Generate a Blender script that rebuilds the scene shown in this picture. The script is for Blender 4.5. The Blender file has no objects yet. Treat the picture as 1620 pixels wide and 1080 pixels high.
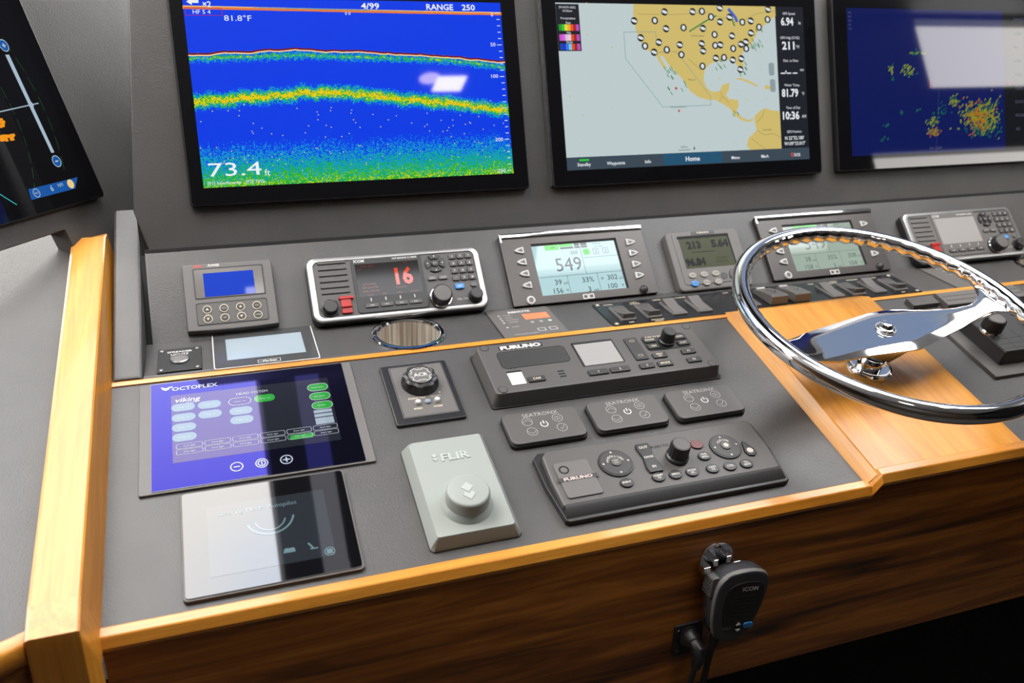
import bpy, math, random
from mathutils import Matrix, Vector

random.seed(7)
scene = bpy.context.scene
col = scene.collection
Z0 = 1.07            # height of the wooden strip between dash and shelf above the cabin floor

# ------------------------------------------------------------------ camera
cam_data = bpy.data.cameras.new('camera')
cam_data.sensor_width = 36.0
cam_data.lens = 36.0 * 1347.62 / 1620.0
cam_data.clip_start = 0.02
cam = bpy.data.objects.new('camera', cam_data)
col.objects.link(cam)
R3 = ((0.943971, -0.107004, 0.312199), (-0.329921, -0.329944, 0.884471), (0.008366, -0.937916, -0.346761))
cam.matrix_world = Matrix(((R3[0][0], -R3[0][1], -R3[0][2], 0.14325),
                           (R3[1][0], -R3[1][1], -R3[1][2], -1.08142),
                           (R3[2][0], -R3[2][1], -R3[2][2], Z0 + 0.41758),
                           (0, 0, 0, 1)))
cam_data.dof.use_dof = True
cam_data.dof.focus_distance = 1.12
cam_data.dof.aperture_fstop = 5.0
scene.camera = cam

# ------------------------------------------------------------------ sky and exposure
world = bpy.data.worlds.new('sky')
scene.world = world
world.use_nodes = True
wn = world.node_tree
wn.nodes.clear()
w_out = wn.nodes.new('ShaderNodeOutputWorld')
w_bg = wn.nodes.new('ShaderNodeBackground')
w_co = wn.nodes.new('ShaderNodeTexCoord')
w_noise = wn.nodes.new('ShaderNodeTexNoise')
w_noise.inputs['Scale'].default_value = 2.2
w_noise.inputs['Detail'].default_value = 4.0
w_ramp = wn.nodes.new('ShaderNodeValToRGB')
w_ramp.color_ramp.elements[0].position = 0.34
w_ramp.color_ramp.elements[0].color = (0.80, 0.87, 1.0, 1)
w_ramp.color_ramp.elements[1].position = 0.52
w_ramp.color_ramp.elements[1].color = (1.0, 0.965, 0.92, 1)
wn.links.new(w_co.outputs['Generated'], w_noise.inputs['Vector'])
wn.links.new(w_noise.outputs['Fac'], w_ramp.inputs['Fac'])
wn.links.new(w_ramp.outputs['Color'], w_bg.inputs['Color'])
w_bg.inputs['Strength'].default_value = 11.0
wn.links.new(w_bg.outputs['Background'], w_out.inputs['Surface'])

vs = scene.view_settings
vs.view_transform = 'Standard'
vs.look = 'None'
vs.gamma = 1.0
vs.use_curve_mapping = False
vs.exposure = 0.0
try:
    scene.cycles.use_denoising = True
    scene.cycles.max_bounces = 8
    scene.cycles.sample_clamp_indirect = 6.0
    scene.cycles.caustics_reflective = False
    scene.cycles.caustics_refractive = False
except Exception:
    pass

# ------------------------------------------------------------------ node material helpers
def new_mat(name):
    m = bpy.data.materials.new(name)
    m.use_nodes = True
    m.node_tree.nodes.clear()
    out = m.node_tree.nodes.new('ShaderNodeOutputMaterial')
    p = m.node_tree.nodes.new('ShaderNodeBsdfPrincipled')
    m.node_tree.links.new(p.outputs[0], out.inputs[0])
    return m, m.node_tree, p


def sock(p, name, v):
    if name in p.inputs:
        p.inputs[name].default_value = v


def srgb(r, g, b):
    f = lambda c: (c / 255.0 / 12.92) if c <= 10 else (((c / 255.0) + 0.055) / 1.055) ** 2.4
    return (f(r), f(g), f(b), 1.0)


def add_bump(nt, p, scale, strength, dist=0.0004, detail=2.0, kind='noise'):
    tc = nt.nodes.new('ShaderNodeTexCoord')
    if kind == 'noise':
        t = nt.nodes.new('ShaderNodeTexNoise')
        t.inputs['Detail'].default_value = detail
        outp = t.outputs['Fac']
    else:
        t = nt.nodes.new('ShaderNodeTexVoronoi')
        outp = t.outputs['Distance']
    t.inputs['Scale'].default_value = scale
    b = nt.nodes.new('ShaderNodeBump')
    b.inputs['Strength'].default_value = strength
    b.inputs['Distance'].default_value = dist
    nt.links.new(tc.outputs['Object'], t.inputs['Vector'])
    nt.links.new(outp, b.inputs['Height'])
    nt.links.new(b.outputs['Normal'], p.inputs['Normal'])
    return t


def plain(name, c, rough=0.5, metal=0.0, spec=0.5, coat=0.0, bump=None):
    m, nt, p = new_mat(name)
    sock(p, 'Base Color', c)
    sock(p, 'Roughness', rough)
    sock(p, 'Metallic', metal)
    sock(p, 'Specular IOR Level', spec)
    sock(p, 'Coat Weight', coat)
    sock(p, 'Coat Roughness', 0.06)
    if bump:
        add_bump(nt, p, bump[0], bump[1], bump[2])
    return m


def lit(name, c, strength=1.0, rough=0.035, spec=0.4):
    """a lit patch of a display, under its glass"""
    m, nt, p = new_mat(name)
    sock(p, 'Base Color', (0.004, 0.004, 0.005, 1))
    sock(p, 'Roughness', rough)
    sock(p, 'Specular IOR Level', spec)
    sock(p, 'Emission Color', c)
    sock(p, 'Emission Strength', strength)
    return m


def leather_mat(name, c):
    m, nt, p = new_mat(name)
    tc = nt.nodes.new('ShaderNodeTexCoord')
    n1 = nt.nodes.new('ShaderNodeTexNoise')
    n1.inputs['Scale'].default_value = 9.0
    n1.inputs['Detail'].default_value = 5.0
    r = nt.nodes.new('ShaderNodeValToRGB')
    r.color_ramp.elements[0].position = 0.3
    r.color_ramp.elements[0].color = (c[0] * .86, c[1] * .86, c[2] * .86, 1)
    r.color_ramp.elements[1].position = 0.75
    r.color_ramp.elements[1].color = (c[0] * 1.15, c[1] * 1.15, c[2] * 1.15, 1)
    v = nt.nodes.new('ShaderNodeTexVoronoi')
    v.inputs['Scale'].default_value = 520.0
    n2 = nt.nodes.new('ShaderNodeTexNoise')
    n2.inputs['Scale'].default_value = 34.0
    n2.inputs['Detail'].default_value = 6.0
    mx = nt.nodes.new('ShaderNodeMath')
    mx.operation = 'ADD'
    b = nt.nodes.new('ShaderNodeBump')
    b.inputs['Strength'].default_value = 0.34
    b.inputs['Distance'].default_value = 0.0006
    for t in (n1, v, n2):
        nt.links.new(tc.outputs['Object'], t.inputs['Vector'])
    nt.links.new(n1.outputs['Fac'], r.inputs['Fac'])
    nt.links.new(r.outputs['Color'], p.inputs['Base Color'])
    nt.links.new(v.outputs['Distance'], mx.inputs[0])
    nt.links.new(n2.outputs['Fac'], mx.inputs[1])
    nt.links.new(mx.outputs[0], b.inputs['Height'])
    nt.links.new(b.outputs['Normal'], p.inputs['Normal'])
    sock(p, 'Roughness', 0.43)
    sock(p, 'Specular IOR Level', 0.48)
    return m


def wood_mat(name, light, mid, dark, axis='x', scale=1.0, coat=1.0, dark_pos=0.36, rough=0.35):
    m, nt, p = new_mat(name)
    tc = nt.nodes.new('ShaderNodeTexCoord')
    mp = nt.nodes.new('ShaderNodeMapping')
    s = {'x': (1.3, 22, 22), 'y': (22, 1.3, 22), 'z': (22, 22, 1.3)}[axis]
    mp.inputs['Scale'].default_value = tuple(k * scale for k in s)
    n = nt.nodes.new('ShaderNodeTexNoise')
    n.inputs['Scale'].default_value = 1.6
    n.inputs['Detail'].default_value = 11.0
    n.inputs['Roughness'].default_value = 0.62
    n.inputs['Distortion'].default_value = 1.1
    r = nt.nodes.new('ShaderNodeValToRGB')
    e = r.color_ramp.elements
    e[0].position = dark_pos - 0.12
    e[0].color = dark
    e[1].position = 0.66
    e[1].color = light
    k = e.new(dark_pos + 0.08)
    k.color = mid
    n2 = nt.nodes.new('ShaderNodeTexNoise')
    n2.inputs['Scale'].default_value = 14.0
    n2.inputs['Detail'].default_value = 3.0
    mix = nt.nodes.new('ShaderNodeMixRGB')
    mix.blend_type = 'MULTIPLY'
    mix.inputs['Fac'].default_value = 0.35
    r2 = nt.nodes.new('ShaderNodeValToRGB')
    r2.color_ramp.elements[0].position = 0.35
    r2.color_ramp.elements[0].color = (0.62, 0.55, 0.5, 1)
    r2.color_ramp.elements[1].position = 0.6
    r2.color_ramp.elements[1].color = (1, 1, 1, 1)
    nt.links.new(tc.outputs['Object'], mp.inputs['Vector'])
    nt.links.new(mp.outputs['Vector'], n.inputs['Vector'])
    nt.links.new(mp.outputs['Vector'], n2.inputs['Vector'])
    nt.links.new(n.outputs['Fac'], r.inputs['Fac'])
    nt.links.new(n2.outputs['Fac'], r2.inputs['Fac'])
    nt.links.new(r.outputs['Color'], mix.inputs['Color1'])
    nt.links.new(r2.outputs['Color'], mix.inputs['Color2'])
    nt.links.new(mix.outputs['Color'], p.inputs['Base Color'])
    sock(p, 'Roughness', rough)
    sock(p, 'Coat Weight', coat)
    sock(p, 'Coat Roughness', 0.09)
    return m


M = {}
M['leather'] = leather_mat('charcoal leather', (0.072, 0.069, 0.067))
M['honey_y'] = wood_mat('varnished honey teak', (0.70, 0.315, 0.040, 1), (0.62, 0.245, 0.022, 1), (0.44, 0.15, 0.010, 1), 'y', coat=.22)
M['honey_x'] = wood_mat('varnished honey teak edge', (0.76, 0.335, 0.045, 1), (0.66, 0.25, 0.024, 1), (0.46, 0.15, 0.012, 1), 'x', coat=.4)
M['honey_z'] = wood_mat('varnished honey teak upright', (0.76, 0.335, 0.045, 1), (0.66, 0.25, 0.024, 1), (0.46, 0.15, 0.012, 1), 'z', coat=.4)
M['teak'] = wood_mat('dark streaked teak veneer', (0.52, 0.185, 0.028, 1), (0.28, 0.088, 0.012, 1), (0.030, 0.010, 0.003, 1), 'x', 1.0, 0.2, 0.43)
M['black'] = plain('black plastic', (0.012, 0.012, 0.013, 1), 0.38)
M['satin'] = plain('satin black plastic', (0.022, 0.022, 0.023, 1), 0.5, bump=(1800, .08, .0002))
M['grey'] = plain('dark grey moulded plastic', (0.085, 0.080, 0.077, 1), 0.48, bump=(1500, .08, .0002))
M['grey2'] = plain('mid grey moulded plastic', (0.125, 0.116, 0.110, 1), 0.5, bump=(1500, .08, .0002))
M['key'] = plain('charcoal key plastic', (0.035, 0.034, 0.034, 1), 0.45)
M['rubber'] = plain('matt black rubber', (0.010, 0.010, 0.010, 1), 0.7)
M['gloss'] = plain('black display glass', (0.003, 0.003, 0.004, 1), 0.04, spec=0.6)
M['glossdim'] = plain('black monitor glass', (0.004, 0.004, 0.005, 1), 0.03, spec=0.4)
M['silver'] = plain('satin silver trim', (0.40, 0.395, 0.39, 1), 0.30, 0.85)
M['chrome'] = plain('polished chrome', (0.83, 0.84, 0.86, 1), 0.05, 1.0)
M['brushed'] = plain('brushed stainless steel', (0.74, 0.68, 0.60, 1), 0.40, 0.6)
bw, bnt, bp = new_mat('brushed steel with painted reflections')  # streaks put the steel's vertical reflections into the base colour
btc = bnt.nodes.new('ShaderNodeTexCoord')
bmp = bnt.nodes.new('ShaderNodeMapping')
bmp.inputs['Scale'].default_value = (55, 55, 1.5)
bno = bnt.nodes.new('ShaderNodeTexNoise')
bno.inputs['Detail'].default_value = 5.0
brp = bnt.nodes.new('ShaderNodeValToRGB')
brp.color_ramp.elements[0].position, brp.color_ramp.elements[0].color = 0.36, (0.50, 0.41, 0.31, 1)
brp.color_ramp.elements[1].position, brp.color_ramp.elements[1].color = 0.64, (0.98, 0.93, 0.85, 1)
bnt.links.new(btc.outputs['Object'], bmp.inputs['Vector'])
bnt.links.new(bmp.outputs['Vector'], bno.inputs['Vector'])
bnt.links.new(bno.outputs['Fac'], brp.inputs['Fac'])
bnt.links.new(brp.outputs['Color'], bp.inputs['Base Color'])
sock(bp, 'Roughness', .38)
sock(bp, 'Metallic', .55)
M['well'] = bw
M['darksteel'] = plain('dark chromed steel', (0.22, 0.21, 0.20, 1), 0.12, 1.0)
M['print'] = plain('white printed legend', (0.62, 0.61, 0.58, 1), 0.5)
M['printdim'] = plain('pale grey printed legend', (0.36, 0.35, 0.335, 1), 0.5)
M['cream'] = plain('cream printed legend', (0.56, 0.49, 0.36, 1), 0.5)
M['cream_key'] = plain('cream grey key', (0.30, 0.275, 0.235, 1), 0.45)
M['red'] = plain('red plastic', (0.42, 0.008, 0.006, 1), 0.4)
M['redink'] = plain('red print', (0.60, 0.06, 0.04, 1), 0.5)
M['blue'] = plain('blue key plastic', (0.03, 0.22, 0.55, 1), 0.35)
M['mint'] = plain('pale grey-green plastic', (0.295, 0.32, 0.295, 1), 0.48, bump=(1800, .06, .0002))
M['mint_bright'] = plain('brightened pale grey-green plastic', (0.40, 0.44, 0.41, 1), 0.4)  # lighter copy of the cover plastic; paints the raised letters as lit
M['paper'] = plain('white card label', (0.52, 0.52, 0.50, 1), 0.5)
M['lcd_white'] = plain('unlit pale lcd', (0.31, 0.30, 0.29, 1), 0.35)
M['tan'] = plain('bronze grey anodised panel', (0.068, 0.060, 0.055, 1), 0.36, 0.35)
M['dark'] = plain('unlit matt black', (0.006, 0.006, 0.006, 1), 0.8)
M['white_wall'] = plain('white gelcoat', (0.80, 0.79, 0.77, 1), 0.35, bump=(40, .03, .001))
M['headliner'] = plain('white vinyl headliner', (0.82, 0.81, 0.79, 1), 0.45, bump=(300, .05, .0005))
M['rear_wood'] = plain('dark stained wood wall', (0.06, 0.035, 0.02, 1), 0.4, bump=(60, .1, .001))
M['overhead'] = plain('black overhead panel', (0.008, 0.008, 0.009, 1), 0.25)
M['carpet'] = plain('dark carpet', (0.05, 0.045, 0.04, 1), 0.95, bump=(500, .5, .003))

# ------------------------------------------------------------------ mesh builder (millimetres, local axes)
def rrect(cx, cy, w, h, r=0.0, seg=4):
    r = max(0.0, min(r, w / 2 - 1e-4, h / 2 - 1e-4))
    pts = []
    for (sx, sy, a0) in ((1, 1, 0), (-1, 1, 90), (-1, -1, 180), (1, -1, 270)):
        ox, oy = cx + sx * (w / 2 - r), cy + sy * (h / 2 - r)
        for i in range(seg + 1):
            a = math.radians(a0 + 90.0 * i / seg)
            pts.append((ox + r * math.cos(a), oy + r * math.sin(a)))
    return pts


def offset_poly(pts, d):
    """move a counter-clockwise outline inwards by d"""
    n = len(pts)
    out = []
    for i in range(n):
        a, b, c = pts[i - 1], pts[i], pts[(i + 1) % n]
        e1 = (b[0] - a[0], b[1] - a[1])
        e2 = (c[0] - b[0], c[1] - b[1])
        l1 = math.hypot(*e1) or 1e-6
        l2 = math.hypot(*e2) or 1e-6
        n1 = (-e1[1] / l1, e1[0] / l1)
        n2 = (-e2[1] / l2, e2[0] / l2)
        k = 1 + n1[0] * n2[0] + n1[1] * n2[1]
        k = max(k, 0.3)
        out.append((b[0] + d * (n1[0] + n2[0]) / k, b[1] + d * (n1[1] + n2[1]) / k))
    return out


GLYPHS = {}


def glyph_mesh(s, bold):
    key = (s, bold)
    if key not in GLYPHS:
        cu = bpy.data.curves.new('tmp_text', 'FONT')
        cu.body = s
        cu.size = 1.0
        cu.resolution_u = 2
        cu.offset = bold
        ob = bpy.data.objects.new('tmp_text', cu)
        me = bpy.data.meshes.new_from_object(ob)
        vs_ = [tuple(v.co) for v in me.vertices]
        fs_ = [tuple(p.vertices) for p in me.polygons]
        bpy.data.meshes.remove(me)
        bpy.data.objects.remove(ob)
        bpy.data.curves.remove(cu)
        xs = [v[0] for v in vs_] or [0, 1]
        GLYPHS[key] = (vs_, fs_, min(xs), max(xs))
    return GLYPHS[key]


class MB:
    def __init__(self, ox=0.0, oy=0.0, oz=0.0):
        self.v, self.f = [], []
        self.o = (ox, oy, oz)

    def add(self, vs_, fs_):
        k = len(self.v)
        o = self.o
        self.v += [(x - o[0], y - o[1], z - o[2]) for x, y, z in vs_]
        self.f += [tuple(i + k for i in f) for f in fs_]
        return self

    def rings(self, rings, cap0=True, cap1=True, closed=True):
        n = len(rings[0])
        vs_ = [p for r in rings for p in r]
        fs_ = []
        for j in range(len(rings) - 1):
            for i in range(n if closed else n - 1):
                a, b = j * n + i, j * n + (i + 1) % n
                fs_.append((a, b, b + n, a + n))
        if cap0:
            fs_.append(tuple(range(n - 1, -1, -1)))
        if cap1:
            k = (len(rings) - 1) * n
            fs_.append(tuple(range(k, k + n)))
        return self.add(vs_, fs_)

    def prism(self, pts, z0, z1, b=0.0, draft=0.0, bottom=True):
        rs = [[(x, y, z0) for x, y in pts]]
        if b > 0:
            q = offset_poly(pts, draft) if draft else pts
            rs.append([(x, y, z1 - b) for x, y in q])
            q1 = offset_poly(q, b * 0.3)
            rs.append([(x, y, z1 - b * 0.3) for x, y in q1])
            q2 = offset_poly(q, b)
            rs.append([(x, y, z1) for x, y in q2])
        else:
            q = offset_poly(pts, draft) if draft else pts
            rs.append([(x, y, z1) for x, y in q])
        return self.rings(rs, bottom, True)

    def rbox(self, cx, cy, w, h, z0, z1, r=0.0, b=0.0, seg=4, draft=0.0):
        return self.prism(rrect(cx, cy, w, h, r, seg if r > 0 else 1), z0, z1, b, draft) if r > 0 else self.prism(
            [(cx - w / 2, cy - h / 2), (cx + w / 2, cy - h / 2), (cx + w / 2, cy + h / 2), (cx - w / 2, cy + h / 2)], z0, z1, b, draft)

    def box(self, x0, x1, y0, y1, z0, z1, b=0.0):
        return self.prism([(x0, y0), (x1, y0), (x1, y1), (x0, y1)], z0, z1, b)

    def frame(self, outer, inner, z0, z1, b=0.0, floor=None, back=True):
        """bezel with an opening; outer and inner are outlines of the same length"""
        n = len(outer)
        o1 = offset_poly(outer, b)
        rs = [[(x, y, z0) for x, y in outer], [(x, y, z1 - b) for x, y in outer]]
        if b:
            o3 = offset_poly(outer, b * .3)
            rs.append([(x, y, z1 - b * .3) for x, y in o3])
            rs.append([(x, y, z1) for x, y in o1])
        rs.append([(x, y, z1) for x, y in inner])
        rs.append([(x, y, z0 if floor is None else floor) for x, y in inner])
        return self.rings(rs, back, floor is not None)

    def lathe(self, prof, cx=0.0, cy=0.0, n=28, flute=None):
        rs = []
        for j, (r, z) in enumerate(prof):
            ring = []
            for i in range(n):
                a = 2 * math.pi * i / n
                rr = r
                if flute and flute[1] <= j <= flute[2]:
                    rr = r - (flute[0] if i % 2 else 0.0)
                ring.append((cx + rr * math.cos(a), cy + rr * math.sin(a), z))
            rs.append(ring)
        return self.rings(rs, True, True)

    def cyl(self, cx, cy, r, z0, z1, b=0.0, n=24, top=None):
        rt = r if top is None else top
        if b:
            return self.lathe([(r, z0), (rt, z1 - b), (rt - b * .3, z1 - b * .3), (rt - b, z1)], cx, cy, n)
        return self.lathe([(r, z0), (rt, z1)], cx, cy, n)

    def poly(self, pts, z):
        return self.add([(x, y, z) for x, y in pts], [tuple(range(len(pts)))])

    def rect(self, x0, x1, y0, y1, z):
        return self.poly([(x0, y0), (x1, y0), (x1, y1), (x0, y1)], z)

    def disc(self, cx, cy, r, z, n=20, ry=None):
        ry = ry or r
        return self.poly([(cx + r * math.cos(2 * math.pi * i / n), cy + ry * math.sin(2 * math.pi * i / n)) for i in range(n)], z)

    def ring(self, cx, cy, r0, r1, z, n=28, a0=0.0, a1=360.0):
        full = abs(a1 - a0) >= 359.9
        m = n if full else n + 1
        vs_ = []
        for i in range(m):
            a = math.radians(a0 + (a1 - a0) * i / n)
            vs_ += [(cx + r0 * math.cos(a), cy + r0 * math.sin(a), z), (cx + r1 * math.cos(a), cy + r1 * math.sin(a), z)]
        fs_ = []
        for i in range(n):
            j = (i + 1) % m
            fs_.append((2 * i, 2 * i + 1, 2 * j + 1, 2 * j))
        return self.add(vs_, fs_)

    def outline(self, pts, w, z):
        inner = offset_poly(pts, w)
        n = len(pts)
        vs_ = [(x, y, z) for x, y in pts] + [(x, y, z) for x, y in inner]
        return self.add(vs_, [(i, (i + 1) % n, n + (i + 1) % n, n + i) for i in range(n)])

    def stroke(self, pts, w, z):
        for (a, b) in zip(pts[:-1], pts[1:]):
            dx, dy = b[0] - a[0], b[1] - a[1]
            l = math.hypot(dx, dy) or 1e-6
            nx, ny = -dy / l * w / 2, dx / l * w / 2
            ex, ey = dx / l * w * .2, dy / l * w * .2
            self.poly([(a[0] - nx - ex, a[1] - ny - ey), (b[0] - nx + ex, b[1] - ny + ey), (b[0] + nx + ex, b[1] + ny + ey), (a[0] + nx - ex, a[1] + ny - ey)], z)
        return self

    def text(self, s, x, y, size, z, align='c', sx=1.0, bold=0.0, skew=0.0, fit=None):
        vs_, fs_, x0, x1 = glyph_mesh(s, bold)
        if fit:
            sx = fit / ((x1 - x0) * size)
        w = (x1 - x0) * size * sx
        ox = {'c': x - w / 2, 'l': x, 'r': x - w}[align]
        return self.add([(ox + (vx - x0) * size * sx + skew * vy * size, y + (vy - 0.34) * size, z) for vx, vy, vz in vs_], fs_)

    def tube(self, path, r, n=10, closed=False, cap=True):
        P = [Vector(p) for p in path]
        rs = []
        m = len(P)
        up = None
        for i in range(m):
            if closed:
                t = P[(i + 1) % m] - P[i - 1]
            else:
                t = P[min(i + 1, m - 1)] - P[max(i - 1, 0)]
            t.normalize()
            if up is None:
                up = Vector((0, 0, 1)) if abs(t.z) < .9 else Vector((1, 0, 0))
            s = t.cross(up)
            s.normalize()
            up = s.cross(t)
            up.normalize()
            rr = r[i] if isinstance(r, (list, tuple)) else r
            rs.append([tuple(P[i] + s * (rr * math.cos(2 * math.pi * k / n)) + up * (rr * math.sin(2 * math.pi * k / n))) for k in range(n)])
        if closed:
            rs.append(rs[0])
            return self.rings(rs, False, False)
        return self.rings(rs, cap, cap)


PRINTED = {'screen_text', 'map_text', 'legend', 'key_legend', 'ink_legend', 'maker_mark', 'printed_mark', 'radar_echo', 'weather_tick', 'weather_symbol', 'island_dot', 'marker_dot', 'range_ring',
           'border_line', 'zone_line', 'indicator_dots', 'key_gap', 'soft_key_mark', 'power_mark', 'slider', 'status_bar', 'alarm_bar', 'surface_line', 'echo_line', 'housing_groove', 'status_mark', 'rocker_mark', 'badge_stripe', 'key_mark', 'emblem'}


def mesh_object(name, mb, mat, parent=None, smooth=38, label=None):
    me = bpy.data.meshes.new(name)
    me.from_pydata([(x * .001, y * .001, z * .001) for x, y, z in mb.v], [], mb.f)
    me.materials.append(mat)
    if smooth:
        for p in me.polygons:
            p.use_smooth = True
        me.set_sharp_from_angle(angle=math.radians(smooth))
    me.update()
    o = bpy.data.objects.new(name, me)
    col.objects.link(o)
    if smooth and len(mb.f) > 1:
        wm = o.modifiers.new('flat faces', 'WEIGHTED_NORMAL')
        wm.keep_sharp = True
    if parent is not None:
        o.parent = parent
    if label:
        o['label'] = label
    if parent is not None and name in PRINTED:
        o['kind'] = 'stuff'
    return o


part = mesh_object

# ------------------------------------------------------------------ the planes of the console (elevation, origin in metres)
EL = {'dash': 19.0, 'shelf': 6.056, 'inst': 49.84, 'mfd': 74.42}
ORG = {'dash': (0, 0, Z0), 'shelf': (0, 0, Z0), 'inst': (0, 0.0959, Z0 + 0.0102), 'mfd': (0, 0.1858, Z0 + 0.1167)}


def plane_matrix(k, u=0.0, v=0.0, h=0.0):
    R = Matrix.Rotation(math.radians(EL[k]), 4, 'X')
    return Matrix.Translation(ORG[k]) @ R @ Matrix.Translation((u * .001, v * .001, h * .001))


def wing_matrix(u=0.0, v=0.0, h=0.0):
    base = plane_matrix('dash', -30, 283, 50).translation
    R = Matrix.Rotation(math.radians(60), 4, 'Z') @ Matrix.Rotation(math.radians(72.5), 4, 'X')
    return Matrix.Translation(base) @ R @ Matrix.Translation((u * .001, v * .001, h * .001))


def tagset(o, label, cat, group=None):
    o['label'] = label
    o['category'] = cat
    if group:
        o['group'] = group
    return o


def thing(name, label, cat, mw, group=None):
    o = bpy.data.objects.new(name, None)
    o.empty_display_size = 0.02
    col.objects.link(o)
    o.matrix_world = mw
    return tagset(o, label, cat, group)


def structure(name, mb, mat, mw=None):
    o = mesh_object(name, mb, mat)
    o['kind'] = 'structure'
    if mw:
        o.matrix_world = mw
    return o


def bxx(x0, x1, y0, y1, z0, z1):
    return MB().box(x0, x1, y0, y1, z0, z1)

# ------------------------------------------------------------------ the wheelhouse around the console
# metres*1000; floor at z 0
def wall_with_openings(mb, axis, pos, thick, a0, a1, z0, z1, holes):
    """a wall slab with rectangular openings, in strips along a"""
    cuts = sorted(set([a0, a1] + [h[0] for h in holes] + [h[1] for h in holes]))
    for s, e in zip(cuts[:-1], cuts[1:]):
        mid = (s + e) / 2
        hs = sorted([h for h in holes if h[0] < mid < h[1]], key=lambda h: h[2])
        z = z0
        for h in hs + [(0, 0, z1, z1)]:
            if h[2] > z:
                if axis == 'x':
                    mb.box(pos, pos + thick, s, e, z, h[2])
                else:
                    mb.box(s, e, pos, pos + thick, z, h[2])
            z = h[3]
    return mb


CEIL = 2280


def slab_with_openings(mb, x0, x1, y0, y1, z0, z1, holes):
    cuts = sorted(set([x0, x1] + [h[0] for h in holes] + [h[1] for h in holes]))
    for s, e in zip(cuts[:-1], cuts[1:]):
        mid = (s + e) / 2
        y = y0
        for h in sorted([h for h in holes if h[0] < mid < h[1]], key=lambda h: h[2]) + [(0, 0, y1, y1)]:
            if h[2] > y:
                mb.box(s, e, y, h[2], z0, z1)
            y = h[3]
    return mb


XR = 3400
LIGHT_OPENINGS = [(-1350, 200, -350, 800), (1080, 2200, -460, 200), (200, 1080, -700, -420), (1500, 2850, 240, 900)]  # middle and tinted openings are made up, for panel light and reflections
structure('floor', bxx(-1500, XR + 50, -3200, 1500, -40, 0), M['carpet'])
structure('ceiling', slab_with_openings(MB(), -1500, XR + 50, -3200, 1050, CEIL, CEIL + 40, LIGHT_OPENINGS + [(2380, XR + 50, -3200, -1000)]), M['headliner'])
structure('wall_front', wall_with_openings(MB(), 'y', 1000, 50, -1500, XR + 50, 0, CEIL, [(-1400, 560, 1480, 2240)]), M['overhead'])
structure('wall_left', wall_with_openings(MB(), 'x', -1500, 50, -3200, 1000, 0, CEIL, [(-200, 900, 1350, 2060)]), M['rear_wood'])
structure('wall_right', bxx(XR, XR + 50, -1000, 1000, 0, CEIL), M['overhead'])
structure('wall_aft_right', bxx(2330, 2380, -3200, -1000, 0, CEIL), M['overhead'])
structure('wall_rear', bxx(-1500, 2380, -3200, -3150, 0, CEIL), M['rear_wood'])
structure('wall_aft', wall_with_openings(MB(), 'y', -1000, 50, 2330, XR, 0, CEIL, [(2730, XR - 20, 1980, 2262), (2385, XR - 20, 1640, 1730)]), M['overhead'])
smoked, snt, sp_ = new_mat('added blue tint')
tr = snt.nodes.new('ShaderNodeBsdfTransparent')
tr.inputs['Color'].default_value = (0.155, 0.172, 0.20, 1)
snt.links.new(tr.outputs[0], [n for n in snt.nodes if n.type == 'OUTPUT_MATERIAL'][0].inputs[0])
structure('tint_pane_1', bxx(1480, 2870, 220, 920, CEIL + 40, CEIL + 48), smoked)  # made-up tinted pane, added for a bluish reflection in the spoke plate


def ceiling_light(x, y, size, label, power, colour, round_=True):
    t = thing('ceiling_light', label, 'ceiling light', Matrix.Translation((x * .001, y * .001, CEIL * .001)), 'recessed ceiling lights')
    if round_:
        part('trim_ring', MB().lathe([(size * .5, 0), (size * .5 + 8, -1), (size * .5 + 7, -6), (size * .5, -7)], n=32), M['chrome'], t)
        mb = MB().cyl(0, 0, size * .5 - 2, -9, -7.2, n=32)
    else:
        part('trim_ring', MB().frame(rrect(0, 0, size + 14, size + 14, 8), rrect(0, 0, size, size, 5), -8, -1), M['white_wall'], t)
        mb = MB().rbox(0, 0, size, size, -10, -8.2, r=5)
    e = lit('lamp diffuser', colour, power)
    part('diffuser', mb, e, t)
    return t


for x, y, where in ((150, -650, 'over the left of the helm seat'), (900, -600, 'over the middle of the helm seat'), (1700, -650, 'over the right of the helm seat'),
                    (930, -1390, 'next to the square ceiling light')):
    ceiling_light(x, y, 80, 'round warm recessed ceiling light ' + where, 16.0, (1.0, 0.80, 0.52, 1))
sq = ceiling_light(1012, -1430, 110, 'square white ceiling light behind the helm', 30.0, (1.0, 0.92, 0.86, 1), False)
op = mesh_object('overhead_panel', MB().rbox(640, 340, 860, 880, CEIL - 30, CEIL, b=6), M['overhead'])
tagset(op, 'black overhead panel let into the headliner above the dash', 'overhead panel')
st_ = mesh_object('glow_strip', MB().box(305, 370, -90, 690, CEIL - 36, CEIL - 30, b=2), lit('dim strip glow', (.80, .80, .90, 1), 1.3))  # made-up glowing strip, added to draw a pale stripe in the display reflections
tagset(st_, 'long dim glowing strip added along the black overhead panel', 'glow strip')

# ------------------------------------------------------------------ the console itself
console = thing('helm_console', 'charcoal leather helm console with honey teak trim and teak front', 'console', Matrix.Translation((0, 0, Z0)))


def cpart(name, k, mb, mat, u=0, v=0, h=0, smooth=38):
    o = mesh_object(name, mb, mat, console, smooth)
    mw = wing_matrix(u, v, h) if k == 'wing' else plane_matrix(k, u, v, h)
    o.matrix_parent_inverse = console.matrix_world.inverted()
    o.matrix_world = mw
    return o


def cpart_w(name, mb, mat, smooth=38):
    """console part given in console axes, millimetres above the strip"""
    return mesh_object(name, mb, mat, console, smooth)


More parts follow.
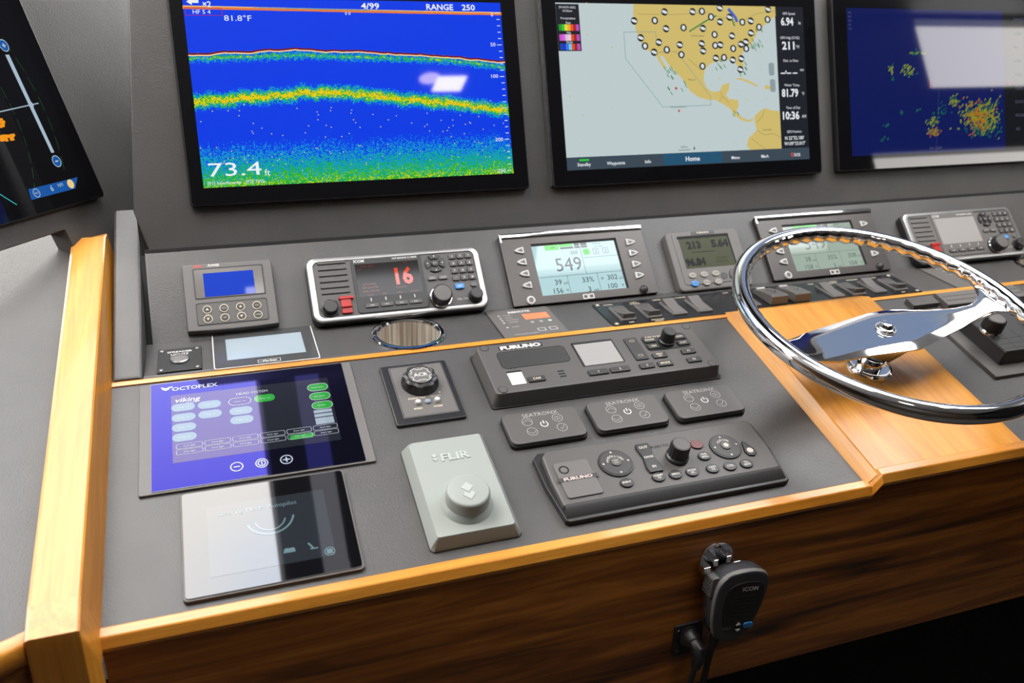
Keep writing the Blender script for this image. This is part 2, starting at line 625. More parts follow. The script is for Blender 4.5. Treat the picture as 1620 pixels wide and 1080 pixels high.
UR = 1960                       # right end of the modelled console
cpart('dash_panel', 'dash', MB().box(-2, 884, -358, 4, -25, 0), M['leather'])
cpart('dash_panel', 'dash', MB().box(1120, UR, -358, 4, -25, 0), M['leather'])
CUPS = (384.5, 1598.0)
CUP_V, CUP_R = 46.0, 47.5
x_prev = 36
shelf = MB()
for cu_ in CUPS:
    shelf.box(x_prev, cu_ - 55, -6, 97, -20, 0)
    circ, sq_ = [], []
    for i in range(48):
        a = 2 * math.pi * i / 48
        c, s_ = math.cos(a), math.sin(a)
        circ.append((cu_ + (CUP_R - 1) * c, CUP_V + (CUP_R - 1) * s_))
        k = min(55 / max(abs(c), 1e-6), (51 if s_ > 0 else 52) / max(abs(s_), 1e-6))
        sq_.append((cu_ + k * c, CUP_V + k * s_))
    shelf.frame(sq_, circ, -20, 0, back=False)
    x_prev = cu_ + 55
shelf.box(x_prev, UR, -6, 97, -20, 0)
cpart('shelf_panel', 'shelf', shelf, M['leather'])
cpart('instrument_panel', 'inst', MB().box(43, UR, -2, 139, -20, 0, b=2.0), M['leather'])
cpart('screen_panel', 'mfd', MB().prism([(49, 1), (UR, 1), (UR, 520), (77, 520), (35, 58), (44, 20)], -25, 0, 2.5), M['leather'])
cpart('panel_seam', 'mfd', MB().box(44, UR, -6, 3, -12, 1.2, b=1.0), M['rubber'])

# wooden strip between dash and shelf
cpart('shelf_trim', 'dash', MB().box(-2, 884, -11.5, -3.0, -6, 2.0, b=.8), M['honey_x'])
cpart('shelf_trim', 'dash', MB().box(1128, UR, -11.5, -3.0, -6, 2.0, b=.8), M['honey_x'])


def profile_along_x(mb, prof, x0, x1):
    """prof: (y, z) outline, counter-clockwise seen from -x"""
    mb.rings([[(x0, y, z) for y, z in prof], [(x1, y, z) for y, z in prof]])
    return mb


# front lip: cross-section in the dash plane (v, h)
lip = [(-356, -13), (-356, 2.0), (-357, 2.5), (-366, 2.5), (-367.5, 1.8), (-374, -6.5), (-374.5, -11), (-371, -13)]
cpart('front_lip', 'dash', profile_along_x(MB(), lip, -3, 880), M['honey_x'], smooth=15)
lip2 = [(v + 1, h + 18) for v, h in lip]
cpart('front_lip', 'dash', profile_along_x(MB(), lip2, 892, UR), M['honey_x'], smooth=15)
# mitred riser between the two lips
riser = MB()
riser.rings([[(876, v - .6, h + .3) for v, h in lip], [(880, v - .6, h + .6) for v, h in lip], [(889, v + .4, h + 18.4) for v, h in lip], [(893, v + .4, h + 18.4) for v, h in lip]])
cpart('lip_riser', 'dash', riser, M['honey_z'], smooth=15)

# raised wooden bed under the wheel with a sloping flank
bed = MB()
o0 = [(877, -357), (1136, -357), (1136, 6), (877, -2)]
o1 = [(889, -357), (1131, -357), (1131, -14), (1122, -14)]
bed.rings([[(877, -362, -2), (1142, -362, -2), (1142, 6, -2), (872, 6, -2)],
           [(877, -362, 0.5), (1142, -362, 0.5), (1142, 6, 0.5), (874, 2, 0.5)],
           [(886.5, -362, 17.0), (1133, -362, 17.0), (1133, -18, 17.0), (889, -18, 17.0)],
           [(888.5, -362, 18), (1131, -362, 18), (1131, -20, 18), (891, -20, 18)]])
cpart('wheel_bed', 'dash', bed, M['honey_y'], smooth=20)

# veneered front below the lips (vertical)
YF = -349.5
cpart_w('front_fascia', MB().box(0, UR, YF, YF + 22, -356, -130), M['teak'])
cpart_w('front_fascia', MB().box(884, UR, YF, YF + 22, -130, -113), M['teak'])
cpart_w('kick_panel', MB().box(-300, UR, -120, -100, -1070, -345), M['dark'])
for z in (-462, -520, -580):
    cpart_w('kick_batten', MB().box(-100, UR, -134, -120, z, z + 10, b=3), M['satin'])

# wooden side post: top face, sloped flank, and the drop over the front
post = MB()
sec = lambda v, dh=0: [(-54, v, -10 + dh), (0.5, v, -10 + dh), (0.0, v, 0.5 + dh), (-8.5, v, 48.5 + dh), (-10.5, v, 50 + dh), (-49, v, 50 + dh), (-52, v, 48 + dh), (-53, v, 40 + dh)]
post.rings([sec(-352), sec(262), [(x, 262 + (24 if x > -20 else 8) if z > 5 else 262, z - (10 if z > 5 else 0)) for x, y, z in sec(262)]])
cpart('side_post', 'dash', post, M['honey_y'], smooth=25)
# front drop of the post, in console axes
pd = MB()


def dash_to_console(u, v, h):
    a = math.radians(19)
    return (u, v * math.cos(a) - h * math.sin(a), v * math.sin(a) + h * math.cos(a))


top_ring = [dash_to_console(*p) for p in sec(-352)]
kn = [dash_to_console(x, -386, z - (3 if z > 5 else 0)) for x, y, z in sec(-386)]
kn = [(x, min(y, -352.0), z) for x, y, z in kn]
low = [(x * 1.0, y + 6, -420.0) for x, y, z in kn]
mid = [(x, y - 1, z - 10) for x, y, z in kn]
pd.rings([top_ring, kn, mid, low])
cpart_w('post_drop', pd, M['honey_z'], smooth=25)

# leather bolster beside the post, inner top edge runs from the strip up to the screen panel
bol = MB()
bol.rings([[(1, -3, -25), (35, -3, -25), (35, -3, -1), (34, -3, 1.5), (31, -3, 3), (3, -3, 3), (1, -3, 1)],
           [(1, 0, -25), (35.5, 0, -25), (35.5, 0, 2), (34.5, 0, 5), (31, 0, 6.5), (4, 0, 6.5), (1, 0, 4)],
           [(1, 300, 60), (37, 300, 60), (37, 300, 149), (35.5, 300, 153), (31, 300, 155), (4, 300, 155), (1, 300, 152)]])
cpart_w('side_bolster', bol, M['leather'])
cpart_w('gap_filler', MB().box(30, 50, 20, 330, -40, -6), M['dark'])  # dark boxes added behind the gaps to stand for their shade
cpart('gap_filler', 'inst', MB().box(36.5, 60, -14, 139, -70, -10), M['dark'])
cpart('gap_filler', 'mfd', MB().box(37.5, 70, -20, 62, -120, -10), M['dark'])

# wing to the left: leather slope, lip, front and the upright screen panel
wl = math.radians(29)
ydash = (0, math.cos(math.radians(19)), math.sin(math.radians(19)))
ldir = (-math.cos(wl), -math.sin(wl), 0)


def wingpt(a, v, d=0.0):
    o = dash_to_console(-52, v, 38 + d)
    return (o[0] + ldir[0] * a, o[1] + ldir[1] * a, o[2])


wp = MB()
g0 = [wingpt(0, -376), wingpt(0, 330), wingpt(420, 330), wingpt(420, -376)]
wp.rings([[(x, y, z - 22) for x, y, z in g0], g0][::1])
wp.f = [tuple(reversed(f)) for f in wp.f]
cpart_w('wing_panel', wp, M['leather'])
wlip = MB()


def wing_lip_ring(a):
    return [wingpt(a, -370, -24), wingpt(a, -370, 1.5), wingpt(a, -372, 2.5), wingpt(a, -381, 2.5), wingpt(a, -386, 0), (wingpt(a, -390, -8)), (wingpt(a, -390, -18)), wingpt(a, -386, -24)]


wlip.rings([wing_lip_ring(2), wing_lip_ring(420)])
wlip.f = [tuple(reversed(f)) for f in wlip.f]
cpart_w('wing_lip', wlip, M['honey_x'])
wfr = MB()
a_, b_ = wingpt(0, -384, -20), wingpt(420, -384, -20)
wfr.rings([[a_, b_, (b_[0], b_[1] + 20, b_[2]), (a_[0], a_[1] + 20, a_[2])],
           [(a_[0], a_[1], -420), (b_[0], b_[1], -420), (b_[0], b_[1] + 20, -420), (a_[0], a_[1] + 20, -420)]])
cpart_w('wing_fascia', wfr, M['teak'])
cpart('wing_screen_panel', 'wing', MB().prism([(-460, 10), (-46, 10), (-40, -70), (420, -70), (420, 560), (-460, 560)], -25, 0, 3), M['leather'])

# ------------------------------------------------------------------ lit display colours
LC = {}


def L(r, g, b, s=1.0):
    k = (r, g, b, s)
    if k not in LC:
        LC[k] = lit('display light', srgb(r, g, b), s)
    return LC[k]


def dull(r, g, b, rough=0.3):
    k = ('d', r, g, b, rough)
    if k not in LC:
        LC[k] = plain('display tint', srgb(r, g, b), rough)
    return LC[k]


# ------------------------------------------------------------------ large monitors
def monitor(name, label, mw_fn, u0, u1, v0, v1, lcd, h=13.0):
    cu_, cv_ = (u0 + u1) / 2, v0
    t = thing(name, label, 'monitor', mw_fn(cu_, cv_))
    mb = MB(cu_, cv_)
    mb.rbox((u0 + u1) / 2, (v0 + v1) / 2, u1 - u0, v1 - v0, 0, h, r=5, b=2.2)
    part('housing', mb, M['black'], t)
    part('glass_front', MB(cu_, cv_).rbox((u0 + u1) / 2, (v0 + v1) / 2, u1 - u0 - 5, v1 - v0 - 5, h - .5, h + .4, r=4), M['glossdim'], t)
    return t, cu_, cv_, h + .45


mf = lambda u, v: plane_matrix('mfd', u, v)

# --- sonar screen material: noise bands computed from the screen's own coordinates
def sonar_material(x0, y0, w, hgt):
    m, nt, p = new_mat('sonar picture')
    N, Lk = nt.nodes, nt.links

    def math_(op, a, b=None, c=None):
        n = N.new('ShaderNodeMath')
        n.operation = op
        for i, x in enumerate((a, b, c)):
            if x is None:
                continue
            if isinstance(x, (int, float)):
                n.inputs[i].default_value = x
            else:
                Lk.new(x, n.inputs[i])
        return n.outputs[0]
    tc = N.new('ShaderNodeTexCoord')
    sp = N.new('ShaderNodeSeparateXYZ')
    Lk.new(tc.outputs['Object'], sp.inputs[0])
    s = math_('DIVIDE', math_('SUBTRACT', sp.outputs['X'], x0 * .001), w * .001)
    t = math_('DIVIDE', math_('SUBTRACT', sp.outputs['Y'], y0 * .001), hgt * .001)

    def curve(pts):
        fc = N.new('ShaderNodeFloatCurve')
        c = fc.mapping.curves[0]
        while len(c.points) > 2:
            c.points.remove(c.points[1])
        c.points[0].location = pts[0]
        c.points[1].location = pts[-1]
        for q in pts[1:-1]:
            c.points.new(*q)
        fc.mapping.update()
        Lk.new(s, fc.inputs['Value'])
        return fc.outputs[0]

    def cells(nx, ny, seed):
        cb = N.new('ShaderNodeCombineXYZ')
        Lk.new(math_('FLOOR', math_('MULTIPLY', s, nx)), cb.inputs[0])
        Lk.new(math_('FLOOR', math_('MULTIPLY', t, ny)), cb.inputs[1])
        cb.inputs[2].default_value = seed
        wn_ = N.new('ShaderNodeTexWhiteNoise')
        wn_.noise_dimensions = '3D'
        Lk.new(cb.outputs[0], wn_.inputs['Vector'])
        return wn_.outputs['Value']

    def wob(scale, seed, detail=3.0):
        cb = N.new('ShaderNodeCombineXYZ')
        Lk.new(math_('MULTIPLY', s, scale), cb.inputs[0])
        cb.inputs[1].default_value = seed
        n = N.new('ShaderNodeTexNoise')
        n.inputs['Scale'].default_value = 1.0
        n.inputs['Detail'].default_value = detail
        Lk.new(cb.outputs[0], n.inputs['Vector'])
        return math_('SUBTRACT', n.outputs['Fac'], 0.5)

    def blotch(sc):
        n = N.new('ShaderNodeTexNoise')
        n.inputs['Scale'].default_value = sc
        n.inputs['Detail'].default_value = 4.0
        Lk.new(tc.outputs['Object'], n.inputs['Vector'])
        return math_('SUBTRACT', n.outputs['Fac'], 0.5)
    r1 = cells(300, 170, 1.0)
    r2 = cells(300, 170, 5.0)
    r3 = cells(330, 186, 9.0)
    # main echo band
    c2 = math_('ADD', curve([(0, .455), (.13, .470), (.33, .490), (.47, .487), (.63, .452), (.78, .425), (1, .372)]), math_('MULTIPLY', wob(26, 3.3), .045))
    d2 = math_('ABSOLUTE', math_('SUBTRACT', t, c2))
    i2 = math_('ADD', math_('SUBTRACT', 1.0, math_('DIVIDE', d2, .050)), math_('MULTIPLY', math_('SUBTRACT', r1, .55), .62))
    i2 = math_('ADD', i2, math_('MULTIPLY', blotch(120), .5))
    # faint band under the upper line
    c1 = math_('ADD', curve([(0, .682), (.15, .690), (.33, .698), (.48, .690), (.65, .680), (.80, .668), (1, .625)]), math_('MULTIPLY', wob(30, 8.1), .02))
    d1 = math_('ABSOLUTE', math_('SUBTRACT', t, c1))
    i1 = math_('ADD', math_('SUBTRACT', .56, math_('DIVIDE', d1, .048)), math_('MULTIPLY', math_('SUBTRACT', r2, .5), .55))
    i1 = math_('ADD', i1, math_('MULTIPLY', blotch(160), .7))
    # haze near the bottom
    g = math_('DIVIDE', math_('SUBTRACT', math_('ADD', .235, math_('MULTIPLY', wob(9, 2.2), .06)), t), .235)
    i3 = math_('ADD', math_('MULTIPLY', g, .62), math_('MULTIPLY', math_('SUBTRACT', r1, .40), .42))
    i3 = math_('MULTIPLY', i3, math_('GREATER_THAN', math_('ADD', g, math_('MULTIPLY', r2, .30)), .14))
    dots = math_('MULTIPLY', math_('GREATER_THAN', r3, .995), math_('MULTIPLY', math_('LESS_THAN', t, .44), .82))
    val = math_('MAXIMUM', math_('MAXIMUM', i1, i2), math_('MAXIMUM', i3, dots))
    ramp = N.new('ShaderNodeValToRGB')
    e = ramp.color_ramp.elements
    e[0].position, e[0].color = 0.0, srgb(0, 58, 228)
    e[1].position, e[1].color = 1.0, srgb(240, 190, 20)
    for pos, c in ((.16, srgb(0, 70, 228)), (.24, srgb(10, 130, 220)), (.36, srgb(10, 165, 190)), (.48, srgb(10, 165, 110)), (.60, srgb(20, 170, 20)), (.74, srgb(120, 200, 20)), (.84, srgb(225, 215, 10))):
        k = e.new(pos)
        k.color = c
    Lk.new(val, ramp.inputs['Fac'])
    sock(p, 'Base Color', (0.004, 0.004, 0.005, 1))
    sock(p, 'Roughness', 0.035)
    sock(p, 'Specular IOR Level', 0.4)
    Lk.new(ramp.outputs['Color'], p.inputs['Emission Color'])
    sock(p, 'Emission Strength', 1.0)
    return m


WHITE = (235, 240, 245)
t, cu_, cv_, z = monitor('sonar_display', 'black monitor with a blue sonar picture reading 73.4 ft', mf, 111, 620, 58, 372, None)
x0, x1, y0, y1 = 131, 594, 83, 344
scr = part('screen', MB(cu_, cv_).rect(x0, x1, y0, y1, z), sonar_material(x0 - cu_, y0 - cv_, x1 - x0, y1 - y0), t)
tx = MB(cu_, cv_)
tx.text('73.4', 140, 107.5, 27, z + .3, 'l', fit=72)
tx.text('ft', 216, 101, 13, z + .3, 'l')
tx.text('[F1] Interference   [F2] TVG', 137, 89, 6.4, z + .3, 'l', 1.05)
tx.text('81.8°F', 202, 316.5, 11, z + .3, 'c', fit=37)
tx.text('×2', 157, 335, 11, z + .3, 'l', bold=.02)
tx.poly([(136, 338), (143, 343), (143, 340.5), (152, 340.5), (152, 336.5), (143, 336.5), (143, 333.5)], z + .3)
tx.text('HF 5 4', 143, 324.5, 8, z + .3, 'l', 1.1)
tx.text('0 0', 357, 325, 6.5, z + .3)
tx.text('4/99', 391, 336, 12, z + .3, 'c', bold=.02, fit=27)
tx.text('RANGE', 497, 336, 12, z + .3, 'c', bold=.02, fit=42)
tx.text('250', 542, 336, 12, z + .3, 'c', bold=.02, fit=21)
for i in range(0, 26):
    v = 328.5 - i * (328.5 - 88) / 25.0
    big = i % 5 == 0
    tx.rect(583.5 if big else 586, 591, v - .45, v + .45, z + .3)
for n_, v in (('50', 281), ('100', 233), ('200', 136), ('250', 88), ('0', 326)):
    tx.text(n_, 581, v, 8, z + .3, 'r', 1.1)
part('screen_text', tx, L(*WHITE), scr)
rb = MB(cu_, cv_)
for (a, b) in ((141, 142), ):
    rb.outline([(133, 319.5), (182, 319.5), (182, 330), (133, 330)], .7, z + .25)
part('marker_box', rb, L(170, 20, 90), scr)


def wobble_line(pts, n, amp, seed, x0, x1):
    rnd = random.Random(seed)
    out, w = [], 0.0
    for i in range(n + 1):
        x = x0 + (x1 - x0) * i / n
        for (a, b) in zip(pts[:-1], pts[1:]):
            if a[0] <= x <= b[0]:
                y = a[1] + (b[1] - a[1]) * (x - a[0]) / (b[0] - a[0])
        w = w * .72 + rnd.uniform(-amp, amp)
        out.append((x, y + w))
    return out


upl = wobble_line([(131, 268), (201, 271), (283, 274), (333, 271.5), (431, 268.5), (498, 264), (594, 256)], 76, .9, 4, 131, 594)
part('echo_line', MB(cu_, cv_).stroke(upl, 2.4, z + .2), L(110, 10, 10), scr)
part('echo_line', MB(cu_, cv_).stroke([(x, y - 2.1) for x, y in upl], 1.6, z + .3), L(250, 210, 150), scr)
sfc = wobble_line([(131, 330), (250, 329.2), (420, 327.8), (594, 327)], 60, .15, 9, 131, 594)
part('surface_line', MB(cu_, cv_).stroke(sfc, 3.4, z + .15), L(225, 120, 50), scr)
part('surface_line', MB(cu_, cv_).stroke([(x, y + 2.1) for x, y in sfc if x < 225 or x > 470], 1.5, z + .2), L(240, 190, 110), scr)
part('surface_line', MB(cu_, cv_).stroke([(x, y + 2.1) for x, y in sfc if 218 < x < 476], 1.5, z + .2), L(40, 150, 170), scr)

# --- chart monitor
t, cu_, cv_, z = monitor('chart_display', 'black monitor showing a weather chart of a yellow coast', mf, 660, 1181, 57, 370, None)
part('edge_reflection', MB(cu_, cv_).box(658.5, 660.5, 60, 366, 2, 12), M['chrome'], t)  # chrome strip standing in for a bright reflection on the housing edge
x0, x1, y0, y1 = 686, 1154, 83, 346
scr = part('screen', MB(cu_, cv_).rect(x0, 1096, 103.5, y1, z), L(188, 202, 203), t)
def land_area(pts):
    part('land_area', MB(cu_, cv_).poly(pts, z + .1), L(205, 184, 108), scr)


land_area([(1097, 346), (1097, 330), (1071, 313), (1058, 303), (1047, 284), (1031, 273), (1023, 263), (1027, 248), (1025, 237), (1018, 240), (1010, 254), (995, 256), (978, 254), (961, 250), (950, 240), (947, 224), (951, 211), (962, 203), (977, 204), (983, 215), (997, 218), (995, 206), (989, 198), (994, 191), (1012, 189), (1013, 179), (1007, 168), (1021, 158), (1031, 154.5), (1040, 157), (1039, 153), (1030, 151), (1018, 154), (1004, 163), (995, 175), (983, 182), (967, 190), (952, 190), (933, 196), (919, 206), (908, 223), (893, 238), (881, 250), (873, 262), (866, 264), (868, 259), (874, 249), (878, 243), (872, 243), (864, 255), (858, 265), (843, 273), (832, 287), (825, 305), (822, 330), (824, 346)])
land_area([(1096, 168), (1078, 170), (1068, 174), (1058, 171), (1046, 163), (1042, 156), (1047, 137), (1029, 123), (1025, 111), (1031, 103.5), (1096, 103.5)])
land_area([(1008, 224), (1019, 226), (1034, 222), (1049, 215), (1056, 211), (1050, 211), (1036, 217), (1022, 222)])
land_area([(1066, 211), (1073, 213), (1080, 211), (1080, 206), (1068, 206)])
bd = MB(cu_, cv_)
bd.stroke([(803, 301), (861, 302), (862, 290)], .8, z + .25)
bd.stroke([(803, 301), (803, 259), (866, 180), (958, 181), (958, 196), (905, 262)], .8, z + .25)
part('zone_line', bd, L(110, 150, 155), scr)
br = MB(cu_, cv_)
br.stroke([(862, 268), (880, 270), (897, 270), (905, 262)], .6, z + .25)
br.stroke([(920, 258), (930, 250), (942, 240)], .6, z + .25)
br.stroke([(830, 330), (900, 330), (960, 334), (990, 326), (1030, 322), (1060, 334), (1097, 338)], .5, z + .2)
br.stroke([(978, 204), (982, 196), (976, 188)], .6, z + .25)
br.stroke([(982, 196), (994, 184)], .6, z + .25)
br.stroke([(1048, 150), (1060, 160), (1064, 172)], .6, z + .25)
br.stroke([(1047, 137), (1062, 128), (1080, 130), (1096, 122)], .6, z + .25)
br.stroke([(1036, 122), (1050, 112), (1062, 104)], .6, z + .25)
part('border_line', br, L(120, 120, 80), scr)
gk = MB(cu_, cv_)
rnd = random.Random(3)
for (gx, gy, n, sp) in ((884, 236, 12, 10), (907, 214, 4, 7), (880, 206, 3, 5), (980, 247, 7, 10), (1024, 240, 7, 10), (1056, 292, 14, 14), (1046, 276, 5, 8), (1005, 166, 4, 6)):
    for _ in range(n):
        x, y = gx + rnd.uniform(-sp, sp), gy + rnd.uniform(-sp, sp)
        gk.poly([(x - 2.4, y + 2.6), (x - 1.2, y + 3.1), (x + 2.4, y - 2.6), (x + 1.2, y - 3.1)], z + .3)
gk.stroke([(925, 303), (940, 311), (955, 319), (968, 325), (978, 329)], 2.4, z + .3)
gk.stroke([(1008, 325), (1013, 313)], 3, z + .3)
part('weather_tick', gk, L(60, 130, 70), scr)
part('weather_patch', MB(cu_, cv_).stroke([(1003, 340), (1010, 333), (1016, 326), (1018, 320)], 5.5, z + .32), L(70, 100, 190), scr)
part('marker_dot', MB(cu_, cv_).disc(893, 210, 2.3, z + .3).disc(896, 173, 2, z + .3), L(190, 70, 60), scr)
circles = [(823, 319), (861, 320), (880, 334), (933, 335), (951, 336), (986, 342), (968, 327), (1004, 327), (985, 319), (1029, 319), (1046, 321), (1080, 324), (1082, 341), (881, 307), (914, 309), (951, 308), (973, 298), (1007, 296), (1045, 301), (1062, 311), (833, 292), (840, 279), (866, 285), (856, 269), (880, 273), (905, 281), (907, 265), (947, 283), (949, 271), (973, 280), (983, 281), (1008, 275), (1024, 282), (1034, 286), (1034, 275), (973, 259), (989, 260), (1006, 256), (1023, 258), (946, 246), (1020, 240)]
ck, cw = MB(cu_, cv_), MB(cu_, cv_)
for i, (x, y) in enumerate(circles):
    ck.disc(x, y, 6.1, z + .35, 18)
    if i % 5 in (0, 2, 3):
        a = math.radians(-18)
        pts = []
        for k in range(14):
            q = 2 * math.pi * k / 14
            px, py = 5.4 * math.cos(q), 2.5 * math.sin(q)
            pts.append((x + px * math.cos(a) - py * math.sin(a), y + px * math.sin(a) + py * math.cos(a)))
        cw.poly(pts, z + .45)
    else:
        cw.disc(x, y, 3.3, z + .45, 14, 3.9)
part('weather_symbol', ck, L(32, 36, 42), scr)
part('weather_symbol', cw, L(215, 222, 226), scr)
part('data_column', MB(cu_, cv_).rect(1096, x1, 103.5, y1, z), L(28, 31, 38), t)
part('legend_panel', MB(cu_, cv_).rect(686, 726, 271, 344, z + .2), L(28, 31, 38), t)
bar = part('menu_bar', MB(cu_, cv_).rect(x0, x1, y0, 103.5, z), L(58, 72, 84), t)
part('menu_key', MB(cu_, cv_).rect(861, 974, 84, 103, z + .15), L(35, 82, 112), bar)
tx = MB(cu_, cv_)
for s_, x in (('Standby', 716), ('Waypoints', 773), ('Info', 832), ('Menu', 1001), ('Mark', 1061), ('SOS', 1128)):
    tx.text(s_, x, 91.5, 7.5, z + .3, 'c', 1.0, .015)
tx.text('Home', 917, 93, 11, z + .3, 'c', 1.0, .02)
for (a, b, s2, v) in (('GPS Speed', '6.94', 'kt', 321), ('GPS Hdg (COG)', '211', '°M', 280), ('Dist. to Dest', '_._ _', 'nm', 241), ('Water Temp.', '81.79', '°F', 199), ('Time of Day', '10:36', 'AM', 160)):
    tx.text(a, 1124, v + 13.5, 6.2, z + .3, 'c', .95)
    tx.text(b, 1120 if len(b) < 5 else 1119, v, 18.5, z + .3, 'c', bold=.03, fit=8.6 * len(b.replace('.', '').replace(':', '')))
    tx.text(s2, 1146 if len(b) > 3 else 1139, v - 2, 8, z + .3, 'c', .8)
tx.text('GPS Position', 1124, 132, 6.2, z + .3, 'c', .95)
tx.text("N 22°52.180'", 1124, 121, 8.6, z + .3, 'c', .88, .015)
tx.text("W109°53.017'", 1124, 111.5, 8.6, z + .3, 'c', .88, .015)
tx.text('29-NOV-2022', 706, 339, 5, z + .35)
tx.text('10:30am', 706, 333.5, 5, z + .35)
for s_, v in (('Precipitation', 322), ('Rain', 315), ('Mix', 299.5), ('Snow', 285)):
    tx.text(s_, 706, v, 5, z + .35)
part('screen_text', tx, L(228, 232, 236), t)
part('status_mark', MB(cu_, cv_).rect(708, 725, 97, 100, z + .3), L(40, 200, 60), t)
part('status_mark', MB(cu_, cv_).ring(1118, 92, 2.0, 3.2, z + .3), L(220, 90, 70), t)
seg_cols = (((40, 150, 40), (60, 190, 60), (225, 220, 50), (235, 170, 50), (225, 90, 40), (170, 30, 40), (185, 80, 190)),
            ((200, 80, 200), (215, 100, 215), (215, 190, 220), (225, 205, 215), (220, 80, 40), (150, 40, 40), (185, 80, 190)),
            ((20, 70, 170), (20, 50, 200), (60, 120, 220), (110, 200, 230), (220, 80, 40), (150, 40, 40), (185, 80, 190)))
for row, v in enumerate((307.5, 292, 277.5)):
    for k in range(7):
        part('legend_swatch', MB(cu_, cv_).rect(689 + k * 5, 694 + k * 5, v - 5, v + 5, z + .35), L(*seg_cols[row][k]), t)
gr = MB(cu_, cv_)
gr.text('United States', 940, 296, 4.6, z + .3)
gr.text('Mexico', 924, 224, 4.6, z + .3)
gr.text('Colombia', 1068, 137, 4.6, z + .3)
gr.text('500nm', 902, 113, 5, z + .3)
gr.text('REVILLAGIGEDO IS.', 896, 179, 3.6, z + .3)
gr.poly([(919, 108), (921, 114), (923, 108)], z + .3)
gr.rect(890, 914, 107.5, 108.3, z + .3)
part('map_text', gr, L(80, 80, 75), scr)
for zx, zy in ((1083, 240), (1084, 212)):
    part('zoom_key', MB(cu_, cv_).rbox(zx, zy, 11, 22, z + .1, z + .3, r=4), L(140, 155, 160), scr)
yd = MB(cu_, cv_)
for x, y in ((740, 346), (738, 297), (780, 277), (700, 200), (720, 170), (965, 240), (978, 225), (1010, 205), (1030, 190), (1060, 240), (1062, 270), (1090, 250), (960, 215), (1003, 118), (1070, 190)):
    yd.disc(x, y, 1.3, z + .2, 8)
part('island_dot', yd, L(196, 186, 120), scr)

# --- right-hand radar monitor (dark navy picture)
t, cu_, cv_, z = monitor('radar_display', 'black monitor at right with a navy radar picture and yellow echoes', mf, 1216, 1737, 57, 370, None)
x0, x1, y0, y1 = 1247, 1714, 84, 346
scr = part('screen', MB(cu_, cv_).rect(x0, 1612, y0, y1, z), L(6, 22, 92, .8), t)
part('menu_column', MB(cu_, cv_).rect(1612, x1, y0, y1, z), L(16, 18, 22), t)
rnd = random.Random(12)
mbs = {'g': MB(cu_, cv_), 'y': MB(cu_, cv_), 'o': MB(cu_, cv_)}
for (gx, gy, sx_, sy_, n, tone) in ((1399, 267, 16, 4, 18, 'gy'), (1342, 240, 6, 9, 14, 'gy'), (1382, 236, 15, 10, 34, 'gyy'), (1345, 220, 3, 4, 4, 'g'), (1489, 178, 14, 10, 26, 'gy'),
                                    (1541, 152, 44, 24, 260, 'gyyo'), (1570, 150, 28, 28, 140, 'gyy'), (1545, 135, 26, 18, 90, 'gyyo'), (1435, 140, 12, 7, 26, 'gyy'), (1436, 122, 16, 8, 40, 'gyyo'),
                                    (1360, 160, 6, 5, 5, 'g'), (1330, 135, 8, 6, 6, 'g'), (1560, 120, 40, 12, 60, 'g'), (1320, 110, 12, 8, 5, 'g'), (1400, 165, 10, 4, 4, 'g'), (1460, 160, 20, 14, 14, 'g')):
    for _ in range(n):
        x, y = gx + rnd.gauss(0, sx_ * .5), gy + rnd.gauss(0, sy_ * .5)
        if x > 1608:
            continue
        l, w = rnd.uniform(3, 8), rnd.uniform(1.2, 2.6)
        a = math.radians(rnd.uniform(35, 60))
        c, s_ = math.cos(a), math.sin(a)
        k = rnd.choice(tone)
        zz = z + {'g': .15, 'y': .25, 'o': .35}[k]
        mbs[k].poly([(x + (px * c - py * s_), y + (px * s_ + py * c)) for px, py in ((-l / 2, -w / 2), (l / 2, -w / 2), (l / 2, w / 2), (-l / 2, w / 2))], zz)
part('radar_echo', mbs['g'], L(20, 90, 70), scr)
part('radar_echo', mbs['y'], L(128, 138, 26), scr)
part('radar_echo', mbs['o'], L(170, 92, 24), scr)
tx = MB(cu_, cv_)
for k in range(9):
    tx.text('■' if False else ('RANGE', 'GAIN', 'SEA', 'RAIN', 'TRAIL', 'TUNE', 'ECHO', 'MODE', 'AIS')[k], 1640, 330 - k * 26, 8, z + .2, 'l')
tx.text('HU 12NM', 1440, 92, 7, z + .2)
tx.stroke([(1440, 84), (1447, 150), (1452, 210)], .4, z + .2)
for k in range(5):
    tx.text('%03d' % (40 + k * 7), 1250, 338 - k * 7, 5, z + .2, 'l')
part('screen_text', tx, L(84, 84, 110), t)
part('status_mark', MB(cu_, cv_).outline(rrect(1626, 210, 12, 6, 2), 1, z + .2).rect(1430, 1433, 203, 217, z + .3), L(150, 70, 90), t)

# --- left-hand radar on the wing
t, cu_, cv_, z = monitor('wing_radar_display', 'black monitor on the left wing showing dark radar rings and a zoom slider', lambda u, v: wing_matrix(u, v), -470, 47, 38, 360, None, 12)
scr = part('screen', MB(cu_, cv_).rect(-445, 20, 58, 340, z), L(4, 4, 5), t)
part('range_box', MB(cu_, cv_).poly([(-95, 59), (-8, 59), (6, 73), (-92, 73)], z + .2), L(20, 84, 160), scr)
part('zoom_key', MB(cu_, cv_).disc(-22, 257, 7, z + .2), L(20, 84, 160), scr)
part('zoom_key', MB(cu_, cv_).disc(-20, 100, 7, z + .2), L(20, 84, 160), scr)
sl = MB(cu_, cv_)
sl.poly([(-27, 245), (-20, 245), (-17, 112), (-23, 112)], z + .3)
sl.ring(-21, 178, 2.6, 4.4, z + .35)
sl.stroke([(-200, 160), (-80, 174), (-21, 178), (-6, 179)], 1.4, z + .25)
sl.ring(-22, 257, 7, 8.2, z + .3)
sl.ring(-20, 100, 7, 8.2, z + .3)
sl.ring(-81, 66, 5, 6, z + .35)
sl.text('HU', -81, 66, 5, z + .35)
